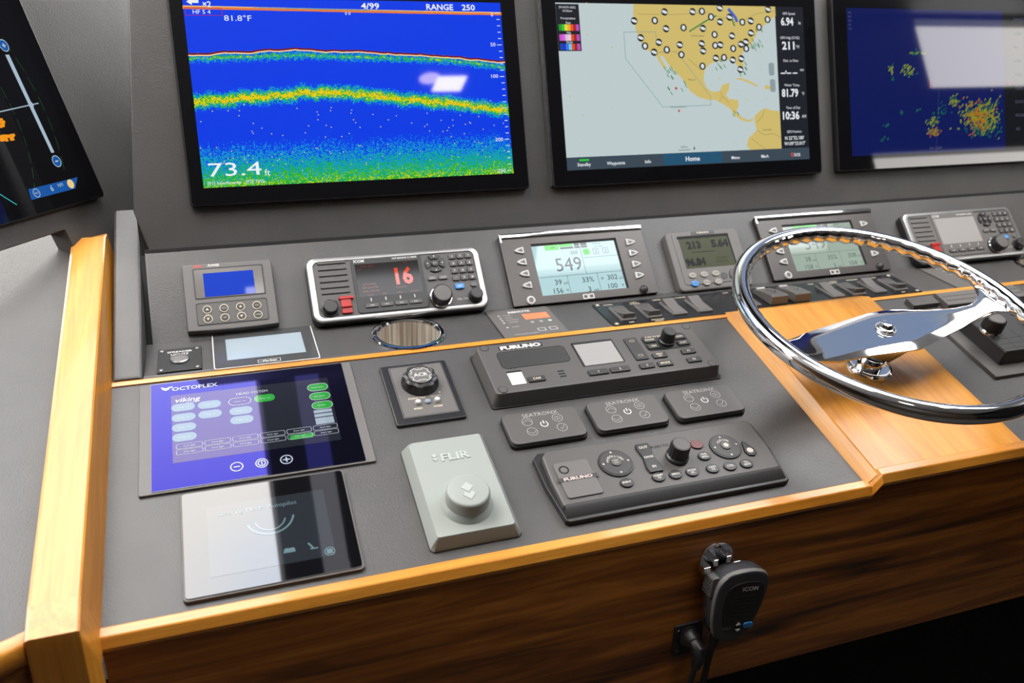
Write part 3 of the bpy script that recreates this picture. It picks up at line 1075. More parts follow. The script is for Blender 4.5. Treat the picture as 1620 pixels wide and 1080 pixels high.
sl.text('6', -51, 67, 11, z + .35, bold=.02)
sl.text('NM', -33, 68.5, 7, z + .35)
sl.rect(-25, -19, 256, 258, z + .35).rect(-23, -21, 254, 260, z + .35).rect(-23, -17, 99, 101, z + .35)
part('slider', sl, L(165, 185, 200), scr)
part('status_mark', MB(cu_, cv_).disc(-13, 66.5, 6.4, z + .4), L(235, 200, 130), scr)
rg = MB(cu_, cv_)
for r_ in (92, 148, 205, 262):
    for k in range(60):
        a0 = 360.0 * k / 60
        a = math.radians(a0)
        x, y = -262 + r_ * math.cos(a), 168 + r_ * math.sin(a)
        if 62 < y < 336 and -440 < x < 15:
            rg.ring(-262, 168, r_ - .5, r_ + .5, z + .15, 3, a0, a0 + 4.2)
part('range_ring', rg, L(26, 74, 34), scr)
oe = MB(cu_, cv_)
rnd = random.Random(5)
for (gx, gy, n, sx_, sy_) in ((-92, 160, 26, 10, 5), (-88, 141, 16, 11, 3), (-130, 165, 60, 25, 14), (-150, 140, 40, 25, 10)):
    for _ in range(n):
        x, y = gx + rnd.uniform(-sx_, sx_), gy + rnd.uniform(-sy_, sy_)
        oe.rbox(x, y, rnd.uniform(3, 9), rnd.uniform(2, 5), z + .2, z + .3)
part('radar_echo', oe, L(240, 150, 20), scr)
part('bearing_line', MB(cu_, cv_).stroke([(-262, 168), (-140, 75), (-122, 58)], 1.0, z + .2), L(60, 200, 205), scr)

# ------------------------------------------------------------------ shared small builders
def key_part(name, parent, ox, oy, cx, cy, w, h, z0, z1, mat, r=1.5, b=.6):
    return part(name, MB(ox, oy).rbox(cx, cy, w, h, z0, z1, r=min(r, w / 2 - .01, h / 2 - .01), b=b, seg=3), mat, parent)


def knob(parent, ox, oy, cx, cy, r, z0, z1, mat, cap=None, n=40, flute=.5, name='knob', skirt=1.15):
    k = part(name, MB(ox, oy).lathe([(r * skirt, z0), (r * skirt, z0 + (z1 - z0) * .18), (r, z0 + (z1 - z0) * .24), (r * .96, z1 - r * .12), (r * .88, z1 - r * .03), (r * .80, z1)], cx, cy, n, (flute, 2, 3)), mat, parent)
    if cap is not None:
        part('knob_cap', MB(ox, oy).lathe([(r * .80, z1 - .3), (r * .78, z1 + .4), (r * .6, z1 + .7)], cx, cy, 28), cap, k)
    return k


# ------------------------------------------------------------------ thruster panel
U, V = 151, 59
t = thing('thruster_panel', 'grey bow thruster panel with a blue screen and eight round keys', 'control panel', plane_matrix('inst', U, V))
mb = MB(U, V)
mb.prism([(90, 9), (120, 7.5), (151, 7), (182, 7.5), (211, 9), (211, 106), (208, 109), (93, 109), (90, 106)], 0, 12, 2.5)
part('housing', mb, M['grey2'], t)
part('display_rim', MB(U, V).frame(rrect(151, 78.5, 95, 47, 2), rrect(151, 78.5, 91, 43.5, 1.5), 11.5, 12.6, .3), M['black'], t)
part('display_glass', MB(U, V).rbox(151, 78.5, 91, 43.5, 11.5, 12.15, r=1.5), dull(112, 108, 104, .12), t)
part('screen', MB(U, V).rect(117, 184.5, 57.5, 93.5, 12.35), L(8, 64, 205), t)
part('keypad', MB(U, V).rbox(151, 32.5, 93, 31.5, 11.6, 12.3, r=3), M['grey'], t)
part('keypad_rim', MB(U, V).frame(rrect(151, 32.5, 95, 33.5, 3), rrect(151, 32.5, 93, 31.5, 3), 11.8, 12.8, .2), M['black'], t)
for i, u in enumerate((118, 140, 162, 184)):
    for j, v in enumerate((38.5, 24.3)):
        k = part('key', MB(U, V).lathe([(5.0, 12), (5.0, 13.2), (4.2, 13.9)], u, v, 24), M['key'], t)
        mk = MB(U, V).ring(u, v, 4.6, 6.0, 13.3)
        if i in (0, 2):
            s_ = 1 if j == 0 else -1
            mk.poly([(u - 2.2 * s_, v - 1.4 * s_), (u + 2.2 * s_, v - 1.4 * s_), (u, v + 2.2 * s_)], 14.0)
        else:
            mk.text((('', 'MENU', '', 'RUN'), ('', 'OFF', '', 'ENTER'))[j][i], u, v, 2.4, 14.0)
        part('key_mark', mk, M['cream'], k)
lg = MB(U, V).text('BOW', 118, 31.3, 2.4, 12.5).text('BOW', 162, 31.3, 2.4, 12.5)
part('legend', lg, M['cream'], t)
part('maker_mark', MB(U, V).text('SIDE', 105, 105.3, 5.2, 12.2, 'l', 1.05, .03, .2), M['redink'], t)
part('maker_mark', MB(U, V).text('POWER', 124.5, 105.3, 5.2, 12.2, 'l', .85, .03, .2), M['print'], t)

# ------------------------------------------------------------------ marine radios
def marine_radio(U, label, lcd_mat, lit_text, bezel_mat, glass_mat):
    
    V = 50.5
    t = thing('marine_radio', label, 'radio', plane_matrix('inst', U, V), 'marine radios on the instrument panel')
    O_ = (U, V)
    D = U - 388.0
    f = lambda x: x + D
    part('housing', MB(*O_).rbox(U, V, 262, 104, 0, 14, r=14, b=1.5, seg=6), M['black'], t)
    part('silver_rim', MB(*O_).frame(rrect(U, V, 259, 101, 13, 6), rrect(f(388), 50.5, 243, 89, 9, 6), 10, 18.5, 2.2, 14), M['silver'], t)
    part('face_panel', MB(*O_).rbox(f(388), 50.5, 243.5, 89.5, 13.5, 17, r=9, b=1.0), bezel_mat, t)
    for v in (92.5, 83, 73.5, 64, 54.5, 45.5):
        s_ = part('speaker_slat', MB(*O_).rbox(f(294.5), v, 41, 3.4, 16.8, 18.2, r=1.6, b=.6), bezel_mat, t)
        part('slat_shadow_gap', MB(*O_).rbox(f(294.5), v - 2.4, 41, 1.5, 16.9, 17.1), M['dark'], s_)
    k = part('display_block', MB(*O_).rbox(f(374.5), 52.5, 106, 88, 16, 18.4, r=6, b=1.0), glass_mat, t)
    part('screen', MB(*O_).rect(f(327), f(421.5), 33.5, 86, 18.55), lcd_mat, t)
    for u in (343, 364.5, 386, 407.5):
        key_part('soft_key', t, *O_, f(u), 19, 18.5, 6.2, 18.2, 20.6, M['grey'], 1.2)
    part('soft_key_mark', MB(*O_).rect(f(342.3), f(343.7), 26, 31, 18.6).rect(f(363.8), f(365.2), 26, 31, 18.6).rect(f(385.3), f(386.7), 26, 31, 18.6).rect(f(406.8), f(408.2), 26, 31, 18.6)
         .rect(f(340), f(346), 18.6, 19.4, 20.75).rect(f(361.5), f(367.5), 18.6, 19.4, 20.75).rect(f(383), f(389), 18.6, 19.4, 20.75).rect(f(404.5), f(410.5), 18.6, 19.4, 20.75), M['print'], t)
    # round navigation keys
    part('navigation_key', MB(*O_).cyl(f(447), 78, 5.6, 17, 20.4, .7, 22), M['key'], t)
    for a0 in (0, 90, 180, 270):
        pts = []
        for i in range(7):
            a = math.radians(a0 - 36 + 12 * i)
            pts.append((f(447) + 15.5 * math.cos(a), 78 + 14.5 * math.sin(a)))
        for i in range(7):
            a = math.radians(a0 + 36 - 12 * i)
            pts.append((f(447) + 7.4 * math.cos(a), 78 + 7.0 * math.sin(a)))
        part('navigation_key', MB(*O_).prism(pts, 17, 20, .7), M['key'], t)
    for u in (439, 455.5):
        key_part('menu_key', t, *O_, f(u), 54, 14, 6.4, 17, 19.6, M['grey2'], 1.4)
    lgd = MB(*O_).text('ENT', f(447), 78, 3.2, 20.6).text('MENU', f(439), 54, 3, 19.8).text('CLEAR', f(455.5), 54, 3, 19.8)
    for (x, y) in ((447, 89.5), (447, 66.5), (435.6, 78), (458.4, 78)):
        lgd.disc(f(x), y, 1.1, 20.15, 10)
    for i in range(3):
        for j in range(4):
            u, v = 475 + i * 12.8, 87 - j * 12.0
            key_part('number_key', t, *O_, f(u), v, 10.6, 8.6, 17, 19.8, M['grey'], 1.6, .8)
            lgd.text((('1', '2', '3'), ('4', '5', '6'), ('7', '8', '9'), ('*', '0', '#'))[j][i], f(u), v, 4.6, 20.0, bold=.02)
    b_ = key_part('channel_key', t, *O_, f(478), 37.2, 14, 8.6, 17, 20, M['blue'], 2.2)
    part('key_legend', MB(*O_).text('16/C', f(478), 37.2, 4, 20.2, bold=.02), M['print'], b_)
    key_part('light_key', t, *O_, f(500.5), 38, 10, 6.6, 17, 19.6, M['grey2'], 3)
    lgd.text('VOL / SQL', f(480), 17, 4.2, 17.2)
    lgd.text('ICOM', f(334), 91, 6.2, 18.6, bold=.03)
    lgd.text('VHF MARINE IC-M605', f(421), 91.3, 4.0, 18.6, 'r', 1.0, .02)
    part('legend', lgd, M['print'], t)
    knob(t, *O_, f(446), 22, 15.5, 17, 36, M['black'], M['grey2'], 44, .5, 'channel_knob', 1.08)
    part('knob_ring', MB(*O_).lathe([(16.9, 20), (17.2, 21.5), (16.2, 22.5)], f(446), 22, 36), M['chrome'], t)
    knob(t, *O_, f(499), 19, 10.3, 17, 31, M['black'], M['key'], 40, .4, 'volume_knob', 1.06)
    knob(t, *O_, f(283.5), 21, 11.3, 17, 27, M['black'], M['key'], 8, 0, 'microphone_socket', 1.25)
    fl = part('distress_cover', MB(*O_).rbox(f(306.5), 22.5, 15, 24, 17, 20.5, r=2, b=1.0), M['red'], t)
    part('cover_hinge', MB(*O_).rbox(f(307.5), 34.5, 21, 4.6, 17, 22, r=1.5, b=.8), M['red'], fl)
    part('cover_rib', MB(*O_).rbox(f(306.5), 21, 15.5, 3.6, 20, 23.2, r=1.2, b=.8), M['red'], fl)
    if lit_text:
        tx = MB(*O_)
        tx.text('16', f(397), 62, 36, 18.8, 'c', .88, .035)
        r_ = part('channel_number', tx, L(226, 72, 44), t)
        tx = MB(*O_)
        for s_, u, v, sz in (('25W  INTL', 345, 82, 4.2), ('DUP', 333, 77, 3.2), ('TAG', 402, 83, 3.4), ('CALLING', 390, 44.5, 4), ("22°52.180N", 344, 53, 4.2), ("109°53.017W", 345, 47.5, 4.2), ('10:36  LOCAL', 345, 42, 4.2), ('SCAN', 343, 36, 3.4), ('DW', 364, 36, 3.4), ('HI/LO', 386, 36, 3.4), ('CH/WX', 408, 36, 3.4), ('+', 361, 73.5, 4)):
            tx.text(s_, f(u), v, sz, 18.8)
        part('screen_text', tx, L(140, 44, 34), t)
    return t


marine_radio(388, 'marine radio with a glowing red channel 16, nearest the cup holder', lit('dim radio lcd', srgb(46, 42, 40), .8, .08, .2), True, M['grey'], M['black'])
marine_radio(1464, 'marine radio with a pale blank screen at the far right', M['lcd_white'], False, M['grey2'], M['grey2'])

# ------------------------------------------------------------------ engine displays
def engine_display(U, label, big, small, bright, scr_col, ink):
    V = 60
    t = thing('engine_display', label, 'engine display', plane_matrix('inst', U, V), 'engine displays on the instrument panel')
    O_ = (U, V)
    D = U - 684.0
    f = lambda x: x + D
    part('housing', MB(*O_).rbox(U, 60, 248, 121, 0, 6.5, r=1.5, b=.8), M['black'], t)
    part('front_plate', MB(*O_).frame(rrect(U, 57, 248, 115, .8), rrect(f(684), 57.5, 149, 90, .8), 6, 8.2, .4), M['tan'], t)
    part('chrome_edge', MB(*O_).rbox(U, 118.2, 249, 7.6, 6, 11.5, r=.8, b=1.6), M['chrome'], t)
    part('chrome_end', MB(*O_).rbox(f(560.8), 114, 2.6, 14, 6, 11, r=.8, b=.6), M['chrome'], t)
    part('side_edge', MB(*O_).rbox(f(560.4), 55, 1.2, 110, 6, 8.8), M['grey2'], t)
    scr = part('screen', MB(*O_).rect(f(610), f(758.5), 12.5, 102.5, 7.0), L(*scr_col, bright), t)
    part('dark_screen_edge', MB(*O_).box(f(610), f(758.5), 98.5, 102.5, 6.9, 7.15), M['dark'], t)  # flat dark strips along the top and right screen edges
    part('dark_screen_edge', MB(*O_).box(f(754.5), f(758.5), 12.5, 102.5, 6.9, 7.15), M['dark'], t)
    for j, v in enumerate((92, 72, 52, 32)):
        for sgn, u in ((-1, 588), (1, 782)):
            x = f(u)
            outline = [(x - 7.5 * sgn * -1, v), ]
            pts = [(x + sgn * 8, v - 1.2), (x + sgn * 8, v + 1.2), (x + sgn * 3, v + 4), (x - sgn * 6.5, v + 6), (x - sgn * 7.5, v + 5), (x - sgn * 7.5, v - 5), (x - sgn * 6.5, v - 6), (x + sgn * 3, v - 4)]
            if sgn < 0:
                pts = pts[::-1]
            b_ = part('soft_key', MB(*O_).prism(pts, 8, 11.2, 1.2), M['paper'], t)
            part('key_pad', MB(*O_).prism([(x + sgn * 4.5, v), (x - sgn * 4.5, v + 3.2), (x - sgn * 4.5, v - 3.2)][::sgn], 11, 11.6), M['grey2'], b_)
    b_ = part('round_key', MB(*O_).lathe([(7.2, 8), (7.2, 10.4), (6.2, 11.4), (4.2, 11.5), (3.8, 10.6)], f(588.5), 6.5, 26), M['paper'], t)
    part('key_pad', MB(*O_).cyl(f(588.5), 6.5, 3.7, 10, 11), M['grey2'], b_)
    part('round_key', MB(*O_).lathe([(7, 8), (6.8, 11), (5.2, 13.5), (2.6, 15), (.6, 15.4)], f(783), 6.5, 26), M['key'], t)
    lg = MB(*O_)
    lg.outline(rrect(f(680.5), 4.5, 9.5, 8.5, .6), 1.8, 8.4).outline(rrect(f(690.5), 4.5, 9.5, 8.5, .6), 1.8, 8.4)
    part('maker_mark', lg, M['print'], t)
    z = 7.3
    tx = MB(*O_)
    if bright:
        tx.text(big, f(666), 63, 33, z, 'c', .95)
        tx.text('550', f(680), 82.5, 8.5, z)
        for s_, u, v, sz in small:
            tx.text(s_, f(u), v, sz, z)
        tx.stroke([(f(612), 43.5), (f(754), 43.5)], .6, z).stroke([(f(692), 43.5), (f(692), 92)], .6, z).stroke([(f(658), 12.5), (f(658), 43.5)], .6, z).stroke([(f(710), 12.5), (f(710), 43.5)], .6, z).stroke([(f(694), 72), (f(754), 72)], .6, z)
        tx.outline(rrect(f(718), 82, 10, 10, 1), .6, z).outline(rrect(f(735), 82, 10, 10, 1), .6, z).text('2', f(718), 82, 7, z).text('3', f(735), 82, 7, z)
        part('screen_text', tx, L(*ink), scr)
        g = MB(*O_).rect(f(632), f(656), 89.5, 98.5, z).rect(f(657), f(680), 94, 98.5, z).rbox(f(701.5), 82, 11, 10, 7.05, z, r=1)
        part('alarm_bar', g, L(50, 205, 30), scr)
        k = MB(*O_).rect(f(658), f(681), 90, 93, z).rect(f(683), f(692), 90, 93, z).rect(f(683), f(692), 94, 98.5, z).rect(f(694), f(705), 90, 93, z).rect(f(694), f(705), 94, 98.5, z)
        part('status_bar', k, L(20, 22, 24), scr)
        part('status_bar', MB(*O_).text('-44', f(645), 94, 5.5, z + .2).text('LOAD 44', f(722), 95.5, 3.6, z).text('port engine', f(725), 90.5, 3.2, z).text('1', f(701.5), 82, 7, z + .2), L(40, 60, 60), scr)
    return t


sm = [('39', 641, 33.5, 12.5), ('psi', 653.5, 31.5, 6.5), ('33%', 692, 33.5, 12.5), ('302', 735, 34, 12.5), ('psi', 750, 32, 6.5), ('◦', 717, 34, 12), ('156', 638, 19, 12.5), ('°F', 653, 18, 7), ('3', 691, 17, 12.5), ('gph', 702, 15, 6.5), ('100', 732, 19, 12.5), ('°F', 749, 18, 7)]
engine_display(684, 'engine display reading 549 on a bright pale-blue screen left of the wheel', '549', sm, 1.0, (182, 216, 220), (40, 48, 52))
sm2 = [('38', 641, 33.5, 12.5), ('psi', 653.5, 31.5, 6.5), ('35%', 692, 33.5, 12.5), ('308', 735, 34, 12.5), ('psi', 750, 32, 6.5), ('158', 638, 19, 12.5), ('°F', 653, 18, 7), ('3', 691, 17, 12.5), ('gph', 702, 15, 6.5), ('104', 732, 19, 12.5), ('°F', 749, 18, 7)]
engine_display(1155, 'engine display with a greenish screen seen through the steering wheel', '549', sm2, .9, (166, 184, 170), (88, 104, 96))

# ------------------------------------------------------------------ navigation display
U, V = 916, 48
t = thing('navigation_display', 'small grey navigation display reading 213 and 5.64 on a dim olive screen', 'display', plane_matrix('inst', U, V))
part('housing', MB(U, V).rbox(916, 48, 141, 108, 0, 13, r=9, b=3.5, seg=6), M['grey2'], t)
part('face_panel', MB(U, V).rbox(916, 52, 118, 96, 12.4, 14, r=5, b=.8), M['grey2'], t)
scr = part('screen', MB(U, V).rect(867.5, 962.5, 33, 91, 14.15), lit('olive lcd', srgb(84, 88, 58), .85, .3, .1), t)
part('dark_screen_edge', MB(U, V).box(866, 964, 87.5, 92.5, 14, 14.5).box(961.5, 964, 33, 91, 14, 14.5), M['dark'], t)  # dark bars painted in for the shade along the screen's top edge
tx = MB(U, V)
tx.text('213', 893, 75, 18, 14.4, 'c', bold=.06, fit=27).text('5.64', 943, 75, 18, 14.4, 'c', bold=.06, fit=33).text('96.84', 887.5, 44, 18, 14.4, 'c', bold=.06, fit=38)
tx.text("22°52.180'N", 938, 48, 4.2, 14.4).text("109°53.017'W", 938, 41.5, 4.2, 14.4)
tx.rect(885, 930, 61, 62.2, 14.4).text('COG          SOG', 914, 86.3, 3.6, 14.4)
part('screen_text', tx, lit('lcd digit', srgb(8, 9, 8), .8, .3, .1), scr)
lp = part('maker_plate', MB(U, V).rbox(917, 96.8, 44, 5.4, 13.6, 14.6, r=1), M['black'], t)
part('maker_mark', MB(U, V).text('FURUNO', 917, 96.9, 4.6, 14.75, 'c', 1.25, .03), M['cream'], lp)
for i, (u, v) in enumerate(((874, 20.5), (896, 20.5), (918, 20.5), (874.5, 5.5), (896.5, 5.5), (918.5, 5.5))):
    m_ = M['blue'] if i == 3 else M['cream_key']
    k = part('key', MB(U, V).prism([(u + 7.2 * math.cos(2 * math.pi * q / 18), v + 5.2 * math.sin(2 * math.pi * q / 18)) for q in range(18)], 13.8, 16, .8), m_, t)
    part('key_legend', MB(U, V).text(('DISP', 'PLOT', 'MENU', 'MARK', 'WPT RTE', 'ESC')[i], u, v, 3.0, 16.2), M['key'], k)
st = part('striped_badge', MB(U, V).cyl(933, 15, 6, 13.8, 14.6), M['key'], t)
part('badge_stripe', MB(U, V).stroke([(929, 12), (935, 20)], .8, 14.8).stroke([(932, 10), (937, 17)], .8, 14.8), M['grey2'], st)
k = part('cursor_pad', MB(U, V).cyl(956, 15, 13, 13.6, 16.6, 1.4, 30), M['grey'], t)
part('key_legend', MB(U, V).text('ENT', 955, 14, 4, 16.8).disc(956, 24, 1.6, 16.8, 12), M['cream'], k)

# ------------------------------------------------------------------ shelf: switch plate, small touch display, cup holders, alarm panel
U, V = 78.5, 39
t = thing('light_switch', 'black plate with a steel push button lettered spreader lights', 'switch', plane_matrix('shelf', U, V))
part('plate', MB(U, V).rbox(78.5, 39, 54, 66, 0, 2.6, r=.8, b=.5), M['satin'], t)
b_ = part('push_button', MB(U, V).lathe([(12, 2.5), (12, 5), (10.8, 6.2), (8.6, 6.4), (8.4, 5.4), (8.2, 6.0), (1, 6.2)], 78.5, 36, 30), M['silver'], t)
for u, v in ((56.5, 66), (100.5, 66), (56.5, 11.5), (100.5, 11.5)):
    part('screw', MB(U, V).lathe([(2.9, 2.5), (2.7, 3.5), (1.2, 4.0)], u, v, 14), M['silver'], t)
part('legend', MB(U, V).text('SPREADER', 78.5, 61, 6.4, 2.75, 'c', 1.05, .03).text('LIGHTS', 78.5, 53.5, 6.4, 2.75, 'c', 1.05, .03), M['print'], t)

U, V = 187, 53
t = thing('touch_display', 'grey touch display with a pale unlit screen and silver edge', 'display', plane_matrix('shelf', U, V))
part('housing', MB(U, V).rbox(187, 54, 134.5, 115.5, 0, 3.2, r=4), M['print'], t)
part('glass_front', MB(U, V).rbox(187, 54, 131.6, 112.6, 2.8, 3.4, r=3), plain('smoked display glass', (0.055, 0.056, 0.058, 1), .2), t)
part('screen', MB(U, V).rect(137, 238, 18, 82, 3.5), plain('sleeping lcd', (0.30, 0.36, 0.40, 1), .10), t)
mk = MB(U, V).text('Parker', 190, 5.2, 6.4, 3.6, 'c', 1.05, .03, .2).rect(176, 182, 4.6, 5.4, 3.6).outline([(174.5, .6), (203.5, .6), (203.5, 9.6), (174.5, 9.6)], .6, 3.6).disc(187, 104, 1.0, 3.6)
part('maker_mark', mk, M['print'], t)


def cup_holder(u, label):
    t = thing('cup_holder', label, 'cup holder', plane_matrix('shelf', u, CUP_V), 'steel cup holders in the shelf')
    part('rim', MB().rings([[(r * math.cos(a), r * math.sin(a), z) for a in [2 * math.pi * i / 56 for i in range(56)]] for r, z in ((52.0, .2), (52.5, 1.4), (51.5, 3.2), (48, 4.2), (44.5, 3.0), (42.6, 0.0))], False, False), M['chrome'], t)
    prof = ((43.0, 1.0), (43.0, -12), (43, -80), (42, -94), (38, -98), (1, -98.5))
    part('well', MB().rings([[(r * math.cos(a), r * math.sin(a), z) for a in [2 * math.pi * i / 56 for i in range(56)]] for r, z in prof], False, True), M['well'], t)
    return t


cup_holder(CUPS[0], 'steel cup holder sunk in the shelf below the lit radio')
cup_holder(CUPS[1], 'steel cup holder at the right edge of the picture')

U, V = 562, 42
t = thing('alarm_panel', 'flat grey membrane alarm panel with an orange window', 'control panel', plane_matrix('shelf', U, V))
part('membrane', MB(U, V).rbox(562, 43.5, 100, 94, 0, 1.6, r=1, b=.4), M['grey2'], t)
part('orange_window', MB(U, V).poly([(563.5, 49), (603.5, 49), (603.5, 69), (563.5, 69)], 1.8), plain('orange filter', (0.80, 0.22, 0.10, 1), .35), t)
part('edge_line', MB(U, V).rect(511.6, 513.2, -3, 90, 1.75), M['dark'], t)
lg = MB(U, V).text('REMOTE', 563, 79, 7.6, 1.8, 'c', 1.2, .05)
for v, s_ in ((70, 'POWER'), (61, 'SYSTEM'), (53, 'DISCHARGE'), (45, 'OVERRIDE'), (29, 'ALARM')):
    lg.disc(528, v, 1.8, 1.8, 10)
    lg.text(s_, 535, v, 3.4, 1.8, 'l', 1.0)
lg.text('AUTOMATIC SYSTEM', 530, 3, 3.6, 1.8, 'l', 1.05)
lg.outline(rrect(575.5, 12, 12, 10, 1), 1.0, 1.8).outline(rrect(593.5, 12, 12, 10, 1), 1.0, 1.8)
part('legend', lg, M['print'], t)
part('indicator', MB(U, V).disc(570.5, 39, 3, 1.8).disc(584.5, 39, 3, 1.8), M['printdim'], t)
part('indicator', MB(U, V).disc(598.5, 39, 3, 1.8), plain('pale green lens', (.45, .6, .4, 1), .4), t)

# ------------------------------------------------------------------ rocker switch panel
U, V = 973, 34
t = thing('rocker_panel', 'long black panel of rocker switches behind the wheel', 'switch panel', plane_matrix('shelf', U, V))
part('plate', MB(U, V).rbox(973, 36, 578, 81, 0, 2.2, r=1, b=.5), plain('black gloss switch plate', (.012, .013, .016, 1), .22), t)
for u, v in ((691, 71), (691, 1), (1255, 71), (1255, 1)):
    part('screw', MB(U, V).lathe([(3, 2.1), (2.8, 3.0), (1, 3.4)], u, v, 14), M['cream'], t)


def rocker(u, state):
    fr = part('rocker_frame', MB(U, V).frame(rrect(u, 32, 26.5, 50, 3.5), rrect(u, 32, 20, 43, 1.5), 2, 5.0, 1.2, 2.4), M['grey2'], t)
    prof = {1: [(10.5, 3), (10.5, 12.0), (12.5, 12.5), (32, 5.8), (52, 4.6), (53.3, 3)],
            0: [(10.5, 3), (10.5, 5.0), (12, 5.4), (33, 6.6), (51, 11.6), (53.3, 11.0), (53.3, 3)],
            2: [(6, 3), (6, 16), (8, 17.5), (34, 14.5), (56, 9.0), (58, 6), (58, 3)]}[state]
    w = {0: 9.6, 1: 9.6, 2: 15.5}[state]
    mb = MB(U, V)
    mb.rings([[(u - w, y, z) for y, z in prof], [(u - w + .8, y, z + .3 if z > 3 else z) for y, z in prof], [(u + w - .8, y, z + .3 if z > 3 else z) for y, z in prof], [(u + w, y, z) for y, z in prof]])
    part('rocker', mb, M['grey2'] if state != 1 else M['grey'], fr)
    if state == 2:
        part('rocker_mark', MB(U, V).poly([(u - 10, 54.5), (u + 6, 54.5), (u + 6, 60), (u - 10, 60)], 10.2), M['paper'], fr)
        part('rocker_mark', MB(U, V).stroke([(u - 5, 30), (u, 22), (u + 5, 30)], 1.2, 17.2).rect(u - 5, u + 5, 36, 37.2, 16.0), M['dark'], fr)


for u, st in ((715, 1), (758.5, 1), (803, 0), (848, 0), (937, 0), (981, 2), (1025, 2), (1099, 0), (1142, 1), (1186, 0), (1229, 1)):
    rocker(u, st)
lg = MB(U, V)
for u, a, b in ((708, 'HORN', 'OFF'), (752, 'NAV\nLIGHTS', 'ANCHOR\nLIGHT'), (793, 'WIPER', ''), (836, 'WASHER', ''), (920, 'AUX', ''), (1088, 'TRIM', ''), (1130, 'COURTESY\nLIGHTS', ''), (1174, 'SPREADER', ''), (1218, 'CHART', 'OFF')):
    for i, s_ in enumerate(a.split('\n')):
        lg.text(s_, u, 69 - i * 5.2, 5.0, 2.4, 'c', 1.05, .03)
    for i, s_ in enumerate(b.split('\n')):
        if s_:
            lg.text(s_, u + 8, 1.5 - i * 5.2, 5.0, 2.4, 'c', 1.05, .03)
part('legend', lg, M['cream'], t)

U, V = 1390, 42
t = thing('indicator_panel', 'flat grey panel of small indicator dots right of the rocker switches', 'control panel', plane_matrix('shelf', U, V))
part('membrane', MB(U, V).rbox(1389, 43.5, 102, 94, 0, 1.4, r=1, b=.4), M['grey2'], t)
part('edge_line', MB(U, V).rect(1337.6, 1339.6, -3, 90, 1.5), M['dark'], t)
dts = MB(U, V)
for i in range(5):
    for j in range(4):
        dts.disc(1372 + i * 9 + j * 3, 80 - j * 14, 1.4, 1.6, 10)
part('indicator_dots', dts, M['print'], t)

# ------------------------------------------------------------------ dash: vessel control display
U, V = 161, -108
t = thing('vessel_control_display', 'large black glass touch display with round green buttons on the dash', 'display', plane_matrix('dash', U, V))
part('housing', MB(U, V).rbox(161, -108.5, 259, 183, 0, 3.4, r=2.5, b=.8), M['grey2'], t)
part('glass_front', MB(U, V).rbox(161.5, -108.2, 234, 179, 3.0, 4.2, r=1), plain('black glass with blue tint', (0.006, 0.006, 0.016, 1), .03, spec=.8), t)
z = 4.35


def coated(name, base, tint, spec, emis=None, es=0.0):
    """glass with an anti-reflection coating that throws back blue-violet"""
    m, nt, p = new_mat(name)
    sock(p, 'Base Color', base)
    sock(p, 'Roughness', .03)
    sock(p, 'Specular IOR Level', spec)
    sock(p, 'Specular Tint', tint)
    if emis:
        sock(p, 'Emission Color', emis)
        sock(p, 'Emission Strength', es)
    return m


part('coated_surround', MB(U, V).rect(44.8, 278, -197, -19.5, z - .08), coated('blue coated glass', (.003, .003, .006, 1), (.03, .02, 1.0, 1), .85), t)
scr = part('screen', MB(U, V).rect(67.5, 256.5, -158.5, -44, z), coated('coated lcd', (.004, .004, .006, 1), (.40, .32, 1.0, 1), .60, srgb(34, 38, 44), .9), t)
pg, pw = MB(U, V), MB(U, V)
for u, v in ((81, -67), (81, -85), (81, -102), (81, -118.5), (111, -68), (111, -85), (146.5, -86), (146.5, -102)):
    part('button_pill', MB(U, V).rbox(u, v, 27, 13.5, z, z + .15, r=6.7), L(104, 142, 176), scr)
for u, v in ((242, -60.5), (242.5, -77.5), (243, -94.5), (176, -68.5)):
    part('button_pill', MB(U, V).rbox(u, v, 25, 13, z, z + .15, r=6.4), L(44, 170, 62), scr)
part('button_pill', MB(U, V).rbox(212, -144, 28, 7.5, z, z + .15, r=2), L(44, 170, 62), scr)
tx = MB(U, V)
tx.outline(rrect(146.5, -69, 27, 13.5, 6.7), .7, z + .2)
for u, v in ((242, -60.5), (242.5, -77.5), (243, -94.5)):
    tx.outline(rrect(u, v, 26, 14, 6.9), .7, z + .25)
for i in range(6):
    for j in range(2):
        tx.outline(rrect(86 + i * 31, -133.5 - j * 9.2, 29, 8, 2), .45, z + .2)
        tx.text('Deck light', 86 + i * 31, -133.5 - j * 9.2, 3.2, z + .25)
for v, s_ in ((-60.5, 'Fresh water'), (-77.5, 'Salt water'), (-94.5, 'Service')):
    tx.text(s_, 242, v, 3.4, z + .3)
tx.text('HEAD SYSTEM', 162, -55.5, 6, z + .2)
for u, v in ((81, -67), (81, -85), (81, -102), (81, -118.5), (111, -68), (111, -85), (146.5, -69), (146.5, -86), (146.5, -102), (176, -68.5)):
    tx.text('Pump  on', u, v, 3.4, z + .25)
part('screen_text', tx, L(205, 214, 220), scr)
for lv0, lv1 in ((-108, -102.5), (-115, -109.5), (-128, -116.5)):
    part('list_box', MB(U, V).rect(231, 253, lv0, lv1, z + .15), L(165, 180, 195), scr)
mk = MB(U, V)
mk.text('OCTOPLEX', 69, -32.5, 9.2, z + .25, 'l', 1.12, .02)
mk.text('viking', 71, -54, 11, z + .25, 'l', 1.15, .02, .25)
mk.text('YACHTS', 84, -60.5, 3.4, z + .25, 'l')
mk.poly([(56, -26), (62, -29), (67, -26.5), (66, -31.5), (62, -34), (58, -31.5)], z + .25)
mk.poly([(66, -28), (70, -26), (69, -30)], z + .25)
for u in (135, 162.5, 190):
    mk.ring(u, -178, 6.0, 7.2, z + .25)
